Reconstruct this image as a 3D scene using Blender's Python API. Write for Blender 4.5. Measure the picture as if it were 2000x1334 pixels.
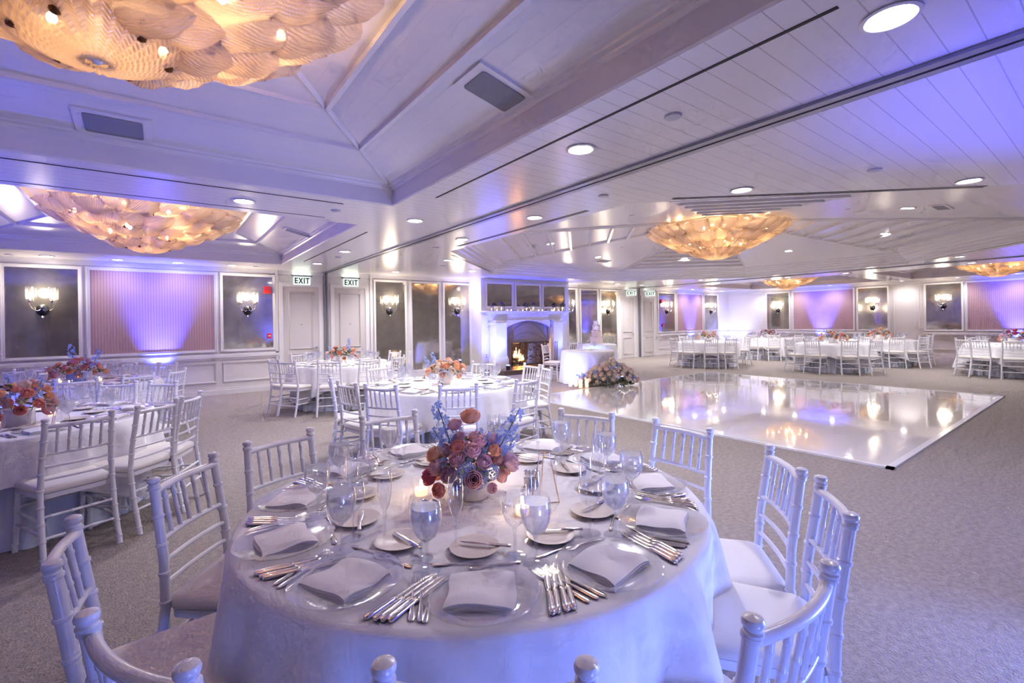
import bpy, math, random
from mathutils import Vector, Matrix
R_ = math.radians
random.seed(7)
for o in list(bpy.data.objects): bpy.data.objects.remove(o)
sc = bpy.context.scene
col = sc.collection
# ------------------------------------------------------------------ camera
CAMZ = 1.48; FPX = 910.0; YAW = 0.64329; ROLL = 0.0153; CY = 629.16
cd = bpy.data.cameras.new('camera'); cam = bpy.data.objects.new('camera', cd); col.objects.link(cam)
cd.sensor_width = 36; cd.lens = 36*FPX/2000; cd.shift_y = -(667-CY)/2000; cd.clip_start = .02
cy_, sy_ = math.cos(YAW), math.sin(YAW)
fw = Vector((sy_, cy_, 0)); rt = Vector((cy_, -sy_, 0)); dn = Vector((0, 0, -1))
r2 = math.cos(ROLL)*rt + math.sin(ROLL)*dn; d2 = -math.sin(ROLL)*rt + math.cos(ROLL)*dn
m = Matrix((r2, -d2, -fw)).transposed().to_4x4(); m.translation = Vector((0, 0, CAMZ))
cam.matrix_world = m; sc.camera = cam
def pray(x, y): return r2*((x-1000)/FPX) + d2*((y-CY)/FPX) + fw
def atz(x, y, z):
    r = pray(x, y); return Vector((0, 0, CAMZ)) + r*((z-CAMZ)/r.z)
# ------------------------------------------------------------------ world / view
w = bpy.data.worlds.new('world'); sc.world = w; w.use_nodes = True
w.node_tree.nodes['Background'].inputs[0].default_value = (.5, .5, .6, 1)
w.node_tree.nodes['Background'].inputs[1].default_value = .05
vs = sc.view_settings; vs.view_transform = 'Standard'; vs.look = 'None'; vs.gamma = 1; vs.use_curve_mapping = False
vs.exposure = 1.82
sc.cycles.use_denoising = True
sc.cycles.max_bounces = 7; sc.cycles.diffuse_bounces = 3; sc.cycles.glossy_bounces = 3
sc.cycles.transmission_bounces = 6; sc.cycles.transparent_max_bounces = 16
sc.cycles.caustics_reflective = False; sc.cycles.caustics_refractive = False
sc.cycles.sample_clamp_indirect = 4
sc.cycles.use_adaptive_sampling = True; sc.cycles.adaptive_threshold = .07; sc.cycles.adaptive_min_samples = 12
P_DOWN = 30; P_CH = 11.5; P_SC = 3.6; P_BLUE = 90
WARM = (1, .58, .25); DOWNC = (.98, .94, 1); BLUE = (.055, .07, 1.0)
def light(kind, loc, power, color, radius=.05, aim=None, size=90, blend=.5, name='light'):
    d = bpy.data.lights.new(name, kind); d.energy = power; d.color = color
    d.shadow_soft_size = radius
    o = bpy.data.objects.new(name, d); col.objects.link(o); o.location = loc
    if kind == 'SPOT':
        d.spot_size = R_(size); d.spot_blend = blend
        v = (Vector(aim)-Vector(loc)) if aim else Vector((0, 0, -1))
        o.rotation_euler = v.to_track_quat('-Z', 'Y').to_euler()
    return o
# ------------------------------------------------------------------ materials
def mat(name, c=(.8, .8, .8), rough=.5, metal=0, noise=None, bump=None, emit=None, spec=.5, trans=0, alpha=None, coat=0):
    m = bpy.data.materials.new(name); m.use_nodes = True
    nt = m.node_tree; b = nt.nodes['Principled BSDF']
    b.inputs['Base Color'].default_value = (*c, 1); b.inputs['Roughness'].default_value = rough
    b.inputs['Metallic'].default_value = metal; b.inputs['Specular IOR Level'].default_value = spec
    b.inputs['Transmission Weight'].default_value = trans; b.inputs['Coat Weight'].default_value = coat
    if emit: b.inputs['Emission Color'].default_value = (*emit[0], 1); b.inputs['Emission Strength'].default_value = emit[1]
    if emit: m.cycles.emission_sampling = 'NONE'
    tc = nt.nodes.new('ShaderNodeTexCoord')
    n = nt.nodes.new('ShaderNodeTexNoise'); nt.links.new(tc.outputs['Object'], n.inputs['Vector'])
    sc_, c2 = noise if noise else (30, tuple(x*.96 for x in c))
    n.inputs['Scale'].default_value = sc_; n.inputs['Detail'].default_value = 4
    mx = nt.nodes.new('ShaderNodeMix'); mx.data_type = 'RGBA'
    mx.inputs[6].default_value = (*c, 1); mx.inputs[7].default_value = (*c2, 1)
    nt.links.new(n.outputs['Fac'], mx.inputs[0]); nt.links.new(mx.outputs[2], b.inputs['Base Color'])
    if bump:
        n2 = nt.nodes.new('ShaderNodeTexNoise'); n2.inputs['Scale'].default_value = bump[0]; n2.inputs['Detail'].default_value = 3
        nt.links.new(tc.outputs['Object'], n2.inputs['Vector'])
        bp = nt.nodes.new('ShaderNodeBump'); bp.inputs['Strength'].default_value = bump[1]; bp.inputs['Distance'].default_value = bump[2]
        nt.links.new(n2.outputs['Fac'], bp.inputs['Height']); nt.links.new(bp.outputs[0], b.inputs['Normal'])
    return m
def groove_mat(name, c, rough, axis, spacing, width, depth=.35, bd=.002):
    m = mat(name, c, rough); nt = m.node_tree; b = nt.nodes['Principled BSDF']
    tc = nt.nodes.new('ShaderNodeTexCoord'); sp = nt.nodes.new('ShaderNodeSeparateXYZ'); nt.links.new(tc.outputs['Object'], sp.inputs[0])
    def math_(op, a, v):
        k = nt.nodes.new('ShaderNodeMath'); k.operation = op; nt.links.new(a, k.inputs[0])
        if v is not None: k.inputs[1].default_value = v
        return k.outputs[0]
    f = math_('FRACT', math_('MULTIPLY', sp.outputs[axis], 1/spacing), None)
    g = math_('LESS_THAN', f, width/spacing)
    mx = nt.nodes.new('ShaderNodeMix'); mx.data_type = 'RGBA'
    old = b.inputs['Base Color'].links[0].from_socket
    nt.links.new(old, mx.inputs[6]); mx.inputs[7].default_value = (*[x*(1-depth) for x in c], 1)
    nt.links.new(g, mx.inputs[0]); nt.links.new(mx.outputs[2], b.inputs['Base Color'])
    bp = nt.nodes.new('ShaderNodeBump'); bp.invert = True; bp.inputs['Distance'].default_value = bd; bp.inputs['Strength'].default_value = .6
    nt.links.new(g, bp.inputs['Height']); nt.links.new(bp.outputs[0], b.inputs['Normal'])
    return m
def glass_mat(name, tint=(1, 1, 1), body=.0, bodycol=(1, 1, 1), rough=.03, ior=1.45, refl=1.0):
    """thin glass: clear where faced, mirror-like at grazing, optional milky body"""
    m = bpy.data.materials.new(name); m.use_nodes = True; nt = m.node_tree
    for n in list(nt.nodes): nt.nodes.remove(n)
    out = nt.nodes.new('ShaderNodeOutputMaterial'); tr = nt.nodes.new('ShaderNodeBsdfTransparent'); tr.inputs[0].default_value = (*tint, 1)
    gl = nt.nodes.new('ShaderNodeBsdfGlossy'); gl.inputs['Roughness'].default_value = rough; gl.inputs[0].default_value = (refl, refl, refl, 1)
    lf = nt.nodes.new('ShaderNodeLayerWeight'); lf.inputs['Blend'].default_value = .5
    pw = nt.nodes.new('ShaderNodeMath'); pw.operation = 'POWER'; pw.inputs[1].default_value = 2.6; nt.links.new(lf.outputs['Facing'], pw.inputs[0])
    lw = nt.nodes.new('ShaderNodeMath'); lw.operation = 'MULTIPLY_ADD'; lw.inputs[1].default_value = .8; lw.inputs[2].default_value = ((ior-1)/(ior+1))**2+.05; nt.links.new(pw.outputs[0], lw.inputs[0])
    mx = nt.nodes.new('ShaderNodeMixShader'); last = tr.outputs[0]
    if body:
        df = nt.nodes.new('ShaderNodeBsdfTranslucent'); df.inputs[0].default_value = (*bodycol, 1)
        dd = nt.nodes.new('ShaderNodeBsdfDiffuse'); dd.inputs[0].default_value = (*bodycol, 1)
        m1 = nt.nodes.new('ShaderNodeMixShader'); nt.links.new(df.outputs[0], m1.inputs[1]); nt.links.new(dd.outputs[0], m1.inputs[2])
        m2 = nt.nodes.new('ShaderNodeMixShader'); m2.inputs[0].default_value = body
        tx = nt.nodes.new('ShaderNodeTexCoord'); ns = nt.nodes.new('ShaderNodeTexNoise'); ns.inputs['Scale'].default_value = 90
        nt.links.new(tx.outputs['Object'], ns.inputs['Vector'])
        mr = nt.nodes.new('ShaderNodeMapRange'); mr.inputs[3].default_value = body*.5; mr.inputs[4].default_value = min(1, body*1.5)
        nt.links.new(ns.outputs['Fac'], mr.inputs[0]); nt.links.new(mr.outputs[0], m2.inputs[0])
        nt.links.new(tr.outputs[0], m2.inputs[1]); nt.links.new(m1.outputs[0], m2.inputs[2]); last = m2.outputs[0]
    nt.links.new(lw.outputs[0], mx.inputs[0]); nt.links.new(last, mx.inputs[1]); nt.links.new(gl.outputs[0], mx.inputs[2])
    nt.links.new(mx.outputs[0], out.inputs[0]); return m
def petal(name, c, c2):
    m = mat(name, c, .6, noise=(25, c2)); nt = m.node_tree; b = nt.nodes['Principled BSDF']; out = [n for n in nt.nodes if n.type == 'OUTPUT_MATERIAL'][0]
    tl = nt.nodes.new('ShaderNodeBsdfTranslucent'); nt.links.new(b.inputs['Base Color'].links[0].from_socket, tl.inputs[0])
    mx = nt.nodes.new('ShaderNodeMixShader'); mx.inputs[0].default_value = .45; nt.links.new(b.outputs[0], mx.inputs[1]); nt.links.new(tl.outputs[0], mx.inputs[2]); nt.links.new(mx.outputs[0], out.inputs[0]); return m
def emat(name, c, s):
    m = bpy.data.materials.new(name); m.use_nodes = True; nt = m.node_tree
    for n in list(nt.nodes): nt.nodes.remove(n)
    out = nt.nodes.new('ShaderNodeOutputMaterial'); e = nt.nodes.new('ShaderNodeEmission')
    e.inputs[0].default_value = (*c, 1); e.inputs[1].default_value = s; nt.links.new(e.outputs[0], out.inputs[0]); m.cycles.emission_sampling = 'NONE'; return m
W = (.80, .79, .80)
M = dict(
 wall=mat('wall_paint', (.80, .77, .75), .45), trim=mat('trim_paint', (.82, .80, .79), .3), door=mat('door_paint', (.68, .64, .62), .4),
 ceil=groove_mat('plank_ceiling', (.74, .71, .72), .22, 1, .133, .006), slope=groove_mat('sloped_planks', (.74, .71, .72), .26, 2, .030, .0012, .08, .0003),
 ctrim=mat('ceiling_trim', (.74, .71, .72), .25), slot=mat('slot_black', (.01, .01, .012), .6), track=mat('track_metal', (.32, .32, .36), .35, .6),
 chair=mat('white_lacquer', (.82, .81, .84), .28, coat=.2), cushion=mat('ivory_cushion', (.84, .80, .74), .8, bump=(160, .2, .002)),
 cloth=mat('white_linen', (.86, .85, .87), .85, bump=(9, .35, .02)), napkin=mat('napkin_linen', (.88, .86, .87), .85, bump=(220, .15, .001)),
 under=mat('blue_grey_linen', (.72, .76, .86), .85, bump=(8, .3, .02)),
 silver=mat('silverware', (.80, .74, .68), .16, 1), gold=mat('rose_gold', (.85, .55, .38), .2, 1), black=mat('black_iron', (.012, .012, .014), .35),
 chrome=mat('chrome', (.75, .75, .78), .1, 1), china=mat('cream_china', (.86, .78, .70), .25), ceramic=mat('white_ceramic', (.82, .80, .82), .5),
 carpet=mat('carpet', (.50, .44, .395), .95, noise=(30, (.20, .17, .15)), bump=(90, 1, .012)),
 dance=mat('gloss_white_vinyl', (.90, .87, .85), .07, bump=(3.0, .35, .004), spec=.6, coat=.9), dedge=mat('dance_edge', (.8, .8, .84), .15),
 glass=glass_mat('clear_glass', tint=(.95, .96, .985)), charger=glass_mat('charger_glass', body=.12, rough=.08), water=glass_mat('iced_water', body=.26, bodycol=(1, 1, 1), rough=.3, refl=.7),
 mirror=mat('antique_mirror', (.56, .53, .47), .07, .85, noise=(3.5, (.27, .25, .21)), bump=(40, .05, .001)),
 pink=groove_mat('pink_ribbed_fabric', (.56, .36, .36), .85, 0, .045, .016, .25), pinky=groove_mat('pink_ribbed_fabric_side', (.60, .36, .31), .85, 1, .045, .016, .25),
 stone=mat('grey_limestone', (.33, .28, .27), .6, noise=(5, (.24, .2, .2)), bump=(30, .2, .005)), hearth=mat('hearth_stone', (.16, .10, .09), .3, noise=(12, (.07, .05, .05))),
 soot=mat('firebox_brick', (.05, .035, .03), .9, noise=(6, (.02, .015, .015))), log=mat('charred_log', (.06, .04, .03), .9, bump=(30, .8, .01)),
 red=mat('red_plastic', (.75, .03, .03), .35), exitface=mat('exit_acrylic', (.75, .85, .78), .3, emit=((.8, 1, .88), .3)), green=mat('exit_green', (.005, .05, .03), .5), exittop=emat('exit_lamp', (.85, 1, .8), 2),
 lens=emat('downlight_lens', (1, .96, .93), 14), bulb=emat('warm_bulb', (1, .72, .38), 40), bluelens=emat('blue_lens', (.2, .3, 1), 30), flame=emat('flame', (1, .5, .12), 14), cflame=emat('candle_flame', (1, .75, .4), 25),
 wax=mat('wax', (.9, .82, .72), .5, emit=((1, .6, .35), .5)), grey=mat('speaker_grille', (.24, .235, .26), .6), cap=mat('ceiling_cap', (.48, .47, .52), .4), vent=mat('vent', (.45, .44, .48), .5),
 leaf=mat('foliage', (.10, .15, .06), .6, noise=(20, (.20, .22, .12))), dleaf=mat('blue_green_leaf', (.10, .22, .24), .6), stem=mat('stem', (.14, .2, .1), .6),
 peach=petal('peach_petal', (.97, .56, .34), (.95, .55, .35)), coral=petal('coral_petal', (.95, .46, .38), (.9, .4, .36)),
 rose=petal('pink_petal', (.95, .56, .62), (.97, .72, .74)), mauve=petal('mauve_petal', (.88, .66, .76), (.8, .55, .68)), crimson=petal('crimson_petal', (.60, .12, .20), (.72, .2, .3)),
 dblue=petal('delphinium_blue', (.28, .40, .82), (.45, .55, .9)), cream=petal('cream_petal', (.88, .74, .62), (.9, .82, .74)), blush=petal('blush_petal', (.88, .66, .6), (.92, .78, .72)),
 cake=mat('cake_icing', (.88, .74, .72), .5, bump=(60, .4, .006)), wood=mat('table_wood', (.3, .2, .12), .5), switch=mat('switch_plate', (.75, .73, .7), .4),
 pepper=mat('pepper', (.04, .03, .03), .8), salt=mat('salt', (.8, .8, .8), .8), card=mat('card', (.85, .82, .8), .6), lantern=mat('lantern_metal', (.10, .10, .14), .4, .6),
 bluedrum=mat('blue_cloth', (.05, .25, .85), .7))
# sconce / chandelier glass
M['shade'] = glass_mat('sconce_shade', body=.035, bodycol=(1, .93, .82), rough=.1, ior=1.5)
def leaf_mat():
    m = bpy.data.materials.new('feathered_glass'); m.use_nodes = True; nt = m.node_tree
    for n in list(nt.nodes): nt.nodes.remove(n)
    N = nt.nodes.new; L = nt.links.new
    out = N('ShaderNodeOutputMaterial'); tl = N('ShaderNodeBsdfTranslucent'); tl.inputs[0].default_value = (.85, .72, .58, 1)
    df = N('ShaderNodeBsdfDiffuse'); df.inputs[0].default_value = (.50, .42, .38, 1)
    gl = N('ShaderNodeBsdfGlossy'); gl.inputs['Roughness'].default_value = .18; gl.inputs[0].default_value = (.9, .85, .8, 1)
    tr = N('ShaderNodeBsdfTransparent'); tr.inputs[0].default_value = (1, .93, .85, 1)
    tc = N('ShaderNodeTexCoord'); wv = N('ShaderNodeTexWave'); wv.inputs['Scale'].default_value = 9; wv.inputs['Distortion'].default_value = 1.2; wv.inputs['Detail'].default_value = 2
    L(tc.outputs['UV'], wv.inputs['Vector']); wv.bands_direction = 'DIAGONAL'
    ns = N('ShaderNodeTexNoise'); ns.inputs['Scale'].default_value = 60; L(tc.outputs['UV'], ns.inputs['Vector'])
    ad = N('ShaderNodeMath'); ad.operation = 'ADD'; L(wv.outputs['Fac'], ad.inputs[0]); L(ns.outputs['Fac'], ad.inputs[1])
    bp = N('ShaderNodeBump'); bp.inputs['Strength'].default_value = .7; bp.inputs['Distance'].default_value = .007; L(ad.outputs[0], bp.inputs['Height'])
    for n in (tl, df, gl): L(bp.outputs[0], n.inputs['Normal'])
    a = N('ShaderNodeMixShader'); a.inputs[0].default_value = .55; L(tl.outputs[0], a.inputs[1]); L(df.outputs[0], a.inputs[2])
    b = N('ShaderNodeMixShader'); b.inputs[0].default_value = .30; L(a.outputs[0], b.inputs[1]); L(tr.outputs[0], b.inputs[2])
    c = N('ShaderNodeMixShader'); c.inputs[0].default_value = .14; L(b.outputs[0], c.inputs[1]); L(gl.outputs[0], c.inputs[2])
    L(c.outputs[0], out.inputs[0]); return m
M['gleaf'] = leaf_mat()
# ------------------------------------------------------------------ mesh builder
class MB:
    def __init__(s): s.v = []; s.f = []; s.uv = {}
    def box(s, x0, y0, z0, x1, y1, z1):
        b = len(s.v); s.v += [(x, y, z) for z in (z0, z1) for x, y in ((x0, y0), (x1, y0), (x1, y1), (x0, y1))]
        s.f += [tuple(b+i for i in q) for q in ((3, 2, 1, 0), (4, 5, 6, 7), (0, 1, 5, 4), (1, 2, 6, 5), (2, 3, 7, 6), (3, 0, 4, 7))]; return s
    def quad(s, *p):
        b = len(s.v); s.v += [tuple(q) for q in p]; s.f.append(tuple(range(b, b+len(p)))); return s
    def lathe(s, prof, n=20, c=(0, 0, 0), close=False):
        b = len(s.v); k = len(prof)
        for r, z in prof:
            for i in range(n):
                a = 2*math.pi*i/n; s.v.append((c[0]+r*math.cos(a), c[1]+r*math.sin(a), c[2]+z))
        for j in range(k-1):
            for i in range(n): s.f.append((b+j*n+i, b+j*n+(i+1) % n, b+(j+1)*n+(i+1) % n, b+(j+1)*n+i))
        if close:
            s.f.append(tuple(b+i for i in range(n))[::-1]); s.f.append(tuple(b+(k-1)*n+i for i in range(n)))
        return s
    def tube(s, pts, rad, n=8, caps=True):
        pts = [Vector(p) for p in pts]; k = len(pts)
        rads = rad if isinstance(rad, (list, tuple)) else [rad]*k
        b = len(s.v); up = None
        for j, p in enumerate(pts):
            t = (pts[min(j+1, k-1)]-pts[max(j-1, 0)]).normalized()
            if up is None: up = Vector((0, 0, 1)) if abs(t.z) < .9 else Vector((0, 1, 0))
            a = t.cross(up).normalized(); q = a.cross(t).normalized(); up = q
            for i in range(n):
                an = 2*math.pi*i/n; s.v.append(tuple(p+(a*math.cos(an)+q*math.sin(an))*rads[j]))
        for j in range(k-1):
            for i in range(n): s.f.append((b+j*n+i, b+(j+1)*n+i, b+(j+1)*n+(i+1) % n, b+j*n+(i+1) % n))
        if caps:
            s.f.append(tuple(b+i for i in range(n))); s.f.append(tuple(b+(k-1)*n+i for i in range(n))[::-1])
        return s
    def bamboo(s, pts, r, n=8, node=.11):
        """a turned rod with bamboo rings"""
        P = []; Rr = []; pts = [Vector(p) for p in pts]; acc = node*.5
        for a, b in zip(pts, pts[1:]):
            L = (b-a).length; d = acc
            P.append(a); Rr.append(r)
            while d < L-.012:
                for o, k in ((-.007, 1), (-.004, 1.22), (.004, 1.22), (.007, 1)):
                    P.append(a.lerp(b, (d+o)/L)); Rr.append(r*k)
                d += node
            acc = d-L
            if acc < 0: acc = node*.5
        P.append(pts[-1]); Rr.append(r)
        return s.tube(P, Rr, n)
    def loft(s, secs, n=8):
        """secs: (x, y, halfwidth, z, halfthick) along +y"""
        b = len(s.v)
        for x, y, hw, z, ht in secs:
            for i in range(n):
                a = 2*math.pi*i/n; s.v.append((x+hw*math.cos(a), y, z+ht*math.sin(a)))
        k = len(secs)
        for j in range(k-1):
            for i in range(n): s.f.append((b+j*n+i, b+j*n+(i+1) % n, b+(j+1)*n+(i+1) % n, b+(j+1)*n+i))
        s.f.append(tuple(b+i for i in range(n))[::-1]); s.f.append(tuple(b+(k-1)*n+i for i in range(n))); return s
    def prism(s, poly, z0, z1):
        b = len(s.v); n = len(poly); s.v += [(x, y, z0) for x, y in poly]+[(x, y, z1) for x, y in poly]
        s.f.append(tuple(range(b, b+n))[::-1]); s.f.append(tuple(range(b+n, b+2*n)))
        for i in range(n): s.f.append((b+i, b+(i+1) % n, b+n+(i+1) % n, b+n+i))
        return s
    def sphere(s, c, r, n=10, m_=6, sz=1):
        return s.lathe([(r*math.sin(math.pi*j/m_)+1e-4, -r*sz*math.cos(math.pi*j/m_)) for j in range(m_+1)], n, c)
    def grid(s, fn, nu, nv, uv=False):
        b = len(s.v)
        for j in range(nv+1):
            for i in range(nu+1): s.v.append(tuple(fn(i/nu, j/nv)))
        for j in range(nv):
            for i in range(nu):
                a = b+j*(nu+1)+i; s.f.append((a, a+1, a+nu+2, a+nu+1))
                if uv: s.uv[len(s.f)-1] = [(i/nu, j/nv), ((i+1)/nu, j/nv), ((i+1)/nu, (j+1)/nv), (i/nu, (j+1)/nv)]
        return s
    def xf(s, mt, i0=0):
        for i in range(i0, len(s.v)): s.v[i] = tuple(mt @ Vector(s.v[i]))
        return s
    def mesh(s, name, m, smooth=True, angle=40):
        me = bpy.data.meshes.new(name); me.from_pydata(s.v, [], s.f); me.materials.append(m)
        if s.uv:
            ul = me.uv_layers.new(name='uv').data
            for fi, us in s.uv.items():
                for li, u in zip(me.polygons[fi].loop_indices, us): ul[li].uv = u
        if smooth:
            me.polygons.foreach_set('use_smooth', [True]*len(me.polygons)); me.update()
            try: me.set_sharp_from_angle(angle=R_(angle))
            except Exception: pass
        me.update(); return me
def obj(name, me, parent=None, loc=(0, 0, 0), rot=(0, 0, 0), scale=None):
    o = bpy.data.objects.new(name, me); col.objects.link(o)
    if parent: o.parent = parent
    o.location = loc; o.rotation_euler = rot
    if scale: o.scale = scale if isinstance(scale, tuple) else (scale,)*3
    return o
def tag(o, label=None, cat=None, group=None, kind=None):
    if label:
        n = len(label.split()); assert 4 <= n <= 16, label
        o['label'] = label
    if cat: o['category'] = cat
    if group: o['group'] = group
    if kind: o['kind'] = kind
    return o
def struct(name, me, **k):
    o = obj(name, me, **k); o['kind'] = 'structure'; return o
def thing(name, parts, label, cat, loc=(0, 0, 0), rotz=0, group=None, scale=None, rot=None):
    """an Empty carrying its parts, each a mesh object; parts: (name, mesh[, loc, rot, scale, subs])"""
    o = obj(name, None, loc=loc, rot=rot or (0, 0, rotz), scale=scale); tag(o, label, cat, group)
    for p in parts: addpart(o, p)
    return o
def addpart(o, p):
    c = obj(p[0], p[1], o, p[2] if len(p) > 2 and p[2] else (0, 0, 0), p[3] if len(p) > 3 and p[3] else (0, 0, 0), p[4] if len(p) > 4 else None)
    if len(p) > 5:
        for q in p[5]: addpart(c, q)
    return c
def single(name, me, label, cat, loc=(0, 0, 0), rotz=0, group=None, rot=None, scale=None):
    return tag(obj(name, me, loc=loc, rot=rot or (0, 0, rotz), scale=scale), label, cat, group)
#@@SECTION structure
# ------------------------------------------------------------------ room shell
X0, X1, Y0, Y1, H = -3.5, 22.27, -1.3, 11.95, 2.78
struct('floor', MB().box(X0-.2, Y0-.2, -.1, X1+.2, Y1+.2, 0).mesh('floor', M['carpet'], False))
struct('wall_left', MB().box(X0-.15, Y0, 0, X0, Y1, H).mesh('wall_left', M['wall'], False))
struct('wall_front', MB().box(X0-.15, Y0-.15, 0, X1+.15, Y0, H).mesh('wall_front', M['wall'], False))
struct('wall_back', MB().box(X0-.15, Y1, 0, X1+.15, Y1+.15, H).mesh('wall_back', M['wall'], False))
struct('wall_right', MB().box(X1, Y0, 0, X1+.15, Y1, H).mesh('wall_right', M['wall'], False))
struct('wall_chimney', MB().box(7.4, 11.35, 0, 8.3, 11.95, H).box(9.85, 11.35, 0, 10.9, 11.95, H).box(8.3, 11.35, .95, 9.85, 11.95, H).mesh('breast', M['wall'], False))
def rect(x0, x1, y0, y1): return [(x0, y0), (x1, y0), (x1, y1), (x0, y1)]
C1 = rect(-2.35, 2.05, .1, 4.9); C2 = rect(-2.35, 2.05, 6.05, 10.85)
C4 = rect(16.75, 21.15, 5.45, 10.25); C5 = rect(16.75, 21.15, -.1, 4.7)
k = 2.9; a0, a1, b0, b1 = 4.18, 14.9, .45, 10.3
C3 = [(a0+k, b0), (a1-k, b0), (a1, b0+k), (a1, b1-k), (a1-k, b1), (a0+k, b1), (a0, b1-k), (a0, b0+k)]
def inset(poly, d):
    n = len(poly); out = []
    for i in range(n):
        p0, p1, p2 = (Vector((*poly[j % n], 0)) for j in (i-1, i, i+1))
        e1 = (p1-p0).normalized(); e2 = (p2-p1).normalized(); n1 = Vector((-e1.y, e1.x, 0)); n2 = Vector((-e2.y, e2.x, 0))
        b = (n1+n2); b /= b.dot(n1); q = p1+b*d; out.append((q.x, q.y))
    return out
# flat ceiling with the five coffers left open
cb = MB()
xs = [X0, -2.35, 2.05, a0, a0+k, a1-k, a1, 16.75, 21.15, X1]
def holes_y(xm):
    if -2.35 < xm < 2.05: return [(.1, 4.9), (6.05, 10.85)]
    if 16.75 < xm < 21.15: return [(-.1, 4.7), (5.45, 10.25)]
    if a0+k < xm < a1-k: return [(b0, b1)]
    if a0 < xm < a1: return [(b0+k, b1-k), 'oct']
    return []
for xa, xb in zip(xs, xs[1:]):
    hs = holes_y((xa+xb)/2); y = Y0
    octo = 'oct' in hs
    if octo: hs = [(b0, b1)]
    for h0, h1 in hs:
        cb.quad((xa, y, H), (xa, h0, H), (xb, h0, H), (xb, y, H)); y = h1
    cb.quad((xa, y, H), (xa, Y1, H), (xb, Y1, H), (xb, y, H))
cb.quad((a0, b0, H), (a0, b0+k, H), (a0+k, b0, H)); cb.quad((a1, b0, H), (a1-k, b0, H), (a1, b0+k, H))
cb.quad((a0, b1, H), (a0+k, b1, H), (a0, b1-k, H)); cb.quad((a1, b1, H), (a1, b1-k, H), (a1-k, b1, H))
struct('ceiling', cb.mesh('ceiling', M['ceil'], False))
COF = []
def coffer(poly, z0, apex, prof, ribs, rw=.035, rh=.03, only=None):
    n = len(poly); last = None; cb = MB()
    rings = [[(x, y, z) for x, y in inset(poly, d)] for d, z in prof]
    for r0, r1 in zip(rings, rings[1:]):
        for i in range(n): cb.quad(r0[i], r1[i], r1[(i+1) % n], r0[(i+1) % n])
    struct('trim_1', cb.mesh('coffer_crown', M['ctrim'], True, 30))
    inner = rings[-1]; cx = sum(p[0] for p in poly)/n; cy = sum(p[1] for p in poly)/n; ap = (cx, cy, apex)
    sb = MB()
    for i in range(n): sb.quad(inner[i], ap, inner[(i+1) % n])
    struct('ceiling', sb.mesh('coffer_slope', M['slope'], False))
    rb = MB(); zi = inner[0][2]
    L = lambda p, t: Vector(p).lerp(Vector(ap), t)
    for p in inner: rb.tube([L(p, 0)-Vector((0, 0, .005)), L(p, .97)-Vector((0, 0, .005))], rw*.75, 4)
    for t in ribs:
        for i in range(n):
            if only and i not in only: continue
            a, b = L(inner[i], t), L(inner[(i+1) % n], t); e = (b-a).normalized(); nn = Vector((-e.y, e.x, 0))
            w_ = nn*rw*.5
            dz = Vector((0, 0, -rh))
            q = [a-w_, a+w_, b+w_, b-w_]; lo = [v+dz for v in q]; up = [v+Vector((0, 0, .02)) for v in q]
            k0 = len(rb.v); rb.v += [tuple(v) for v in up+lo]
            rb.f += [tuple(k0+j for j in f) for f in ((7, 6, 5, 4), (0, 1, 5, 4), (1, 2, 6, 5), (2, 3, 7, 6), (3, 0, 4, 7))]
    struct('trim_2', rb.mesh('coffer_ribs', M['ctrim'], False))
    D = []
    for i in range(n):
        p, q = Vector(inner[i][:2]), Vector(inner[(i+1) % n][:2]); e = (q-p).normalized(); nn = Vector((-e.y, e.x))
        D.append((p, nn, (Vector((cx, cy))-p).dot(nn)))
    def zat(x, y):
        t, i = min(((Vector((x, y))-p).dot(nn)/d, i) for i, (p, nn, d) in enumerate(D)); p, nn, d = D[i]
        g = nn*((apex-zi)/d); return zi+(apex-zi)*t, Vector((g.x, g.y, -1)).normalized(), Vector((-nn.y, nn.x, 0)), t
    COF.append(zat); return zat
P1 = [(0, H), (.012, H+.012), (.012, 2.95), (.03, 2.965), (.035, 2.98), (.07, 2.985), (.075, 3.0), (.11, 3.01)]
P3 = [(0, H), (.03, 2.85), (.075, 2.862), (.10, 2.91), (.15, 2.922), (.175, 2.965), (.225, 2.977), (.25, 3.02), (.30, 3.032), (.32, 3.07), (.38, 3.08)]
ZC = [coffer(C1, H, 3.48, P1, (.22, .42, .62, .82)), coffer(C2, H, 3.48, P1, (.22, .42, .62, .82)),
      coffer(C3, H, 3.62, P3, (.09, .18, .27, .36, .45, .54, .63, .72), .05, .05, only=(1, 3, 5, 7)), coffer(C4, H, 3.48, P1, (.22, .42, .62, .82)), coffer(C5, H, 3.48, P1, (.22, .42, .62, .82))]
def hit(px, py, zf):
    r = pray(px, py); s = .5
    while s < 40:
        p = Vector((0, 0, CAMZ))+r*s
        z, n_, t_, t = zf(p.x, p.y)
        if t > 0 and p.z > z: return p, n_, t_
        s += .01
    raise ValueError((px, py))
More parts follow.
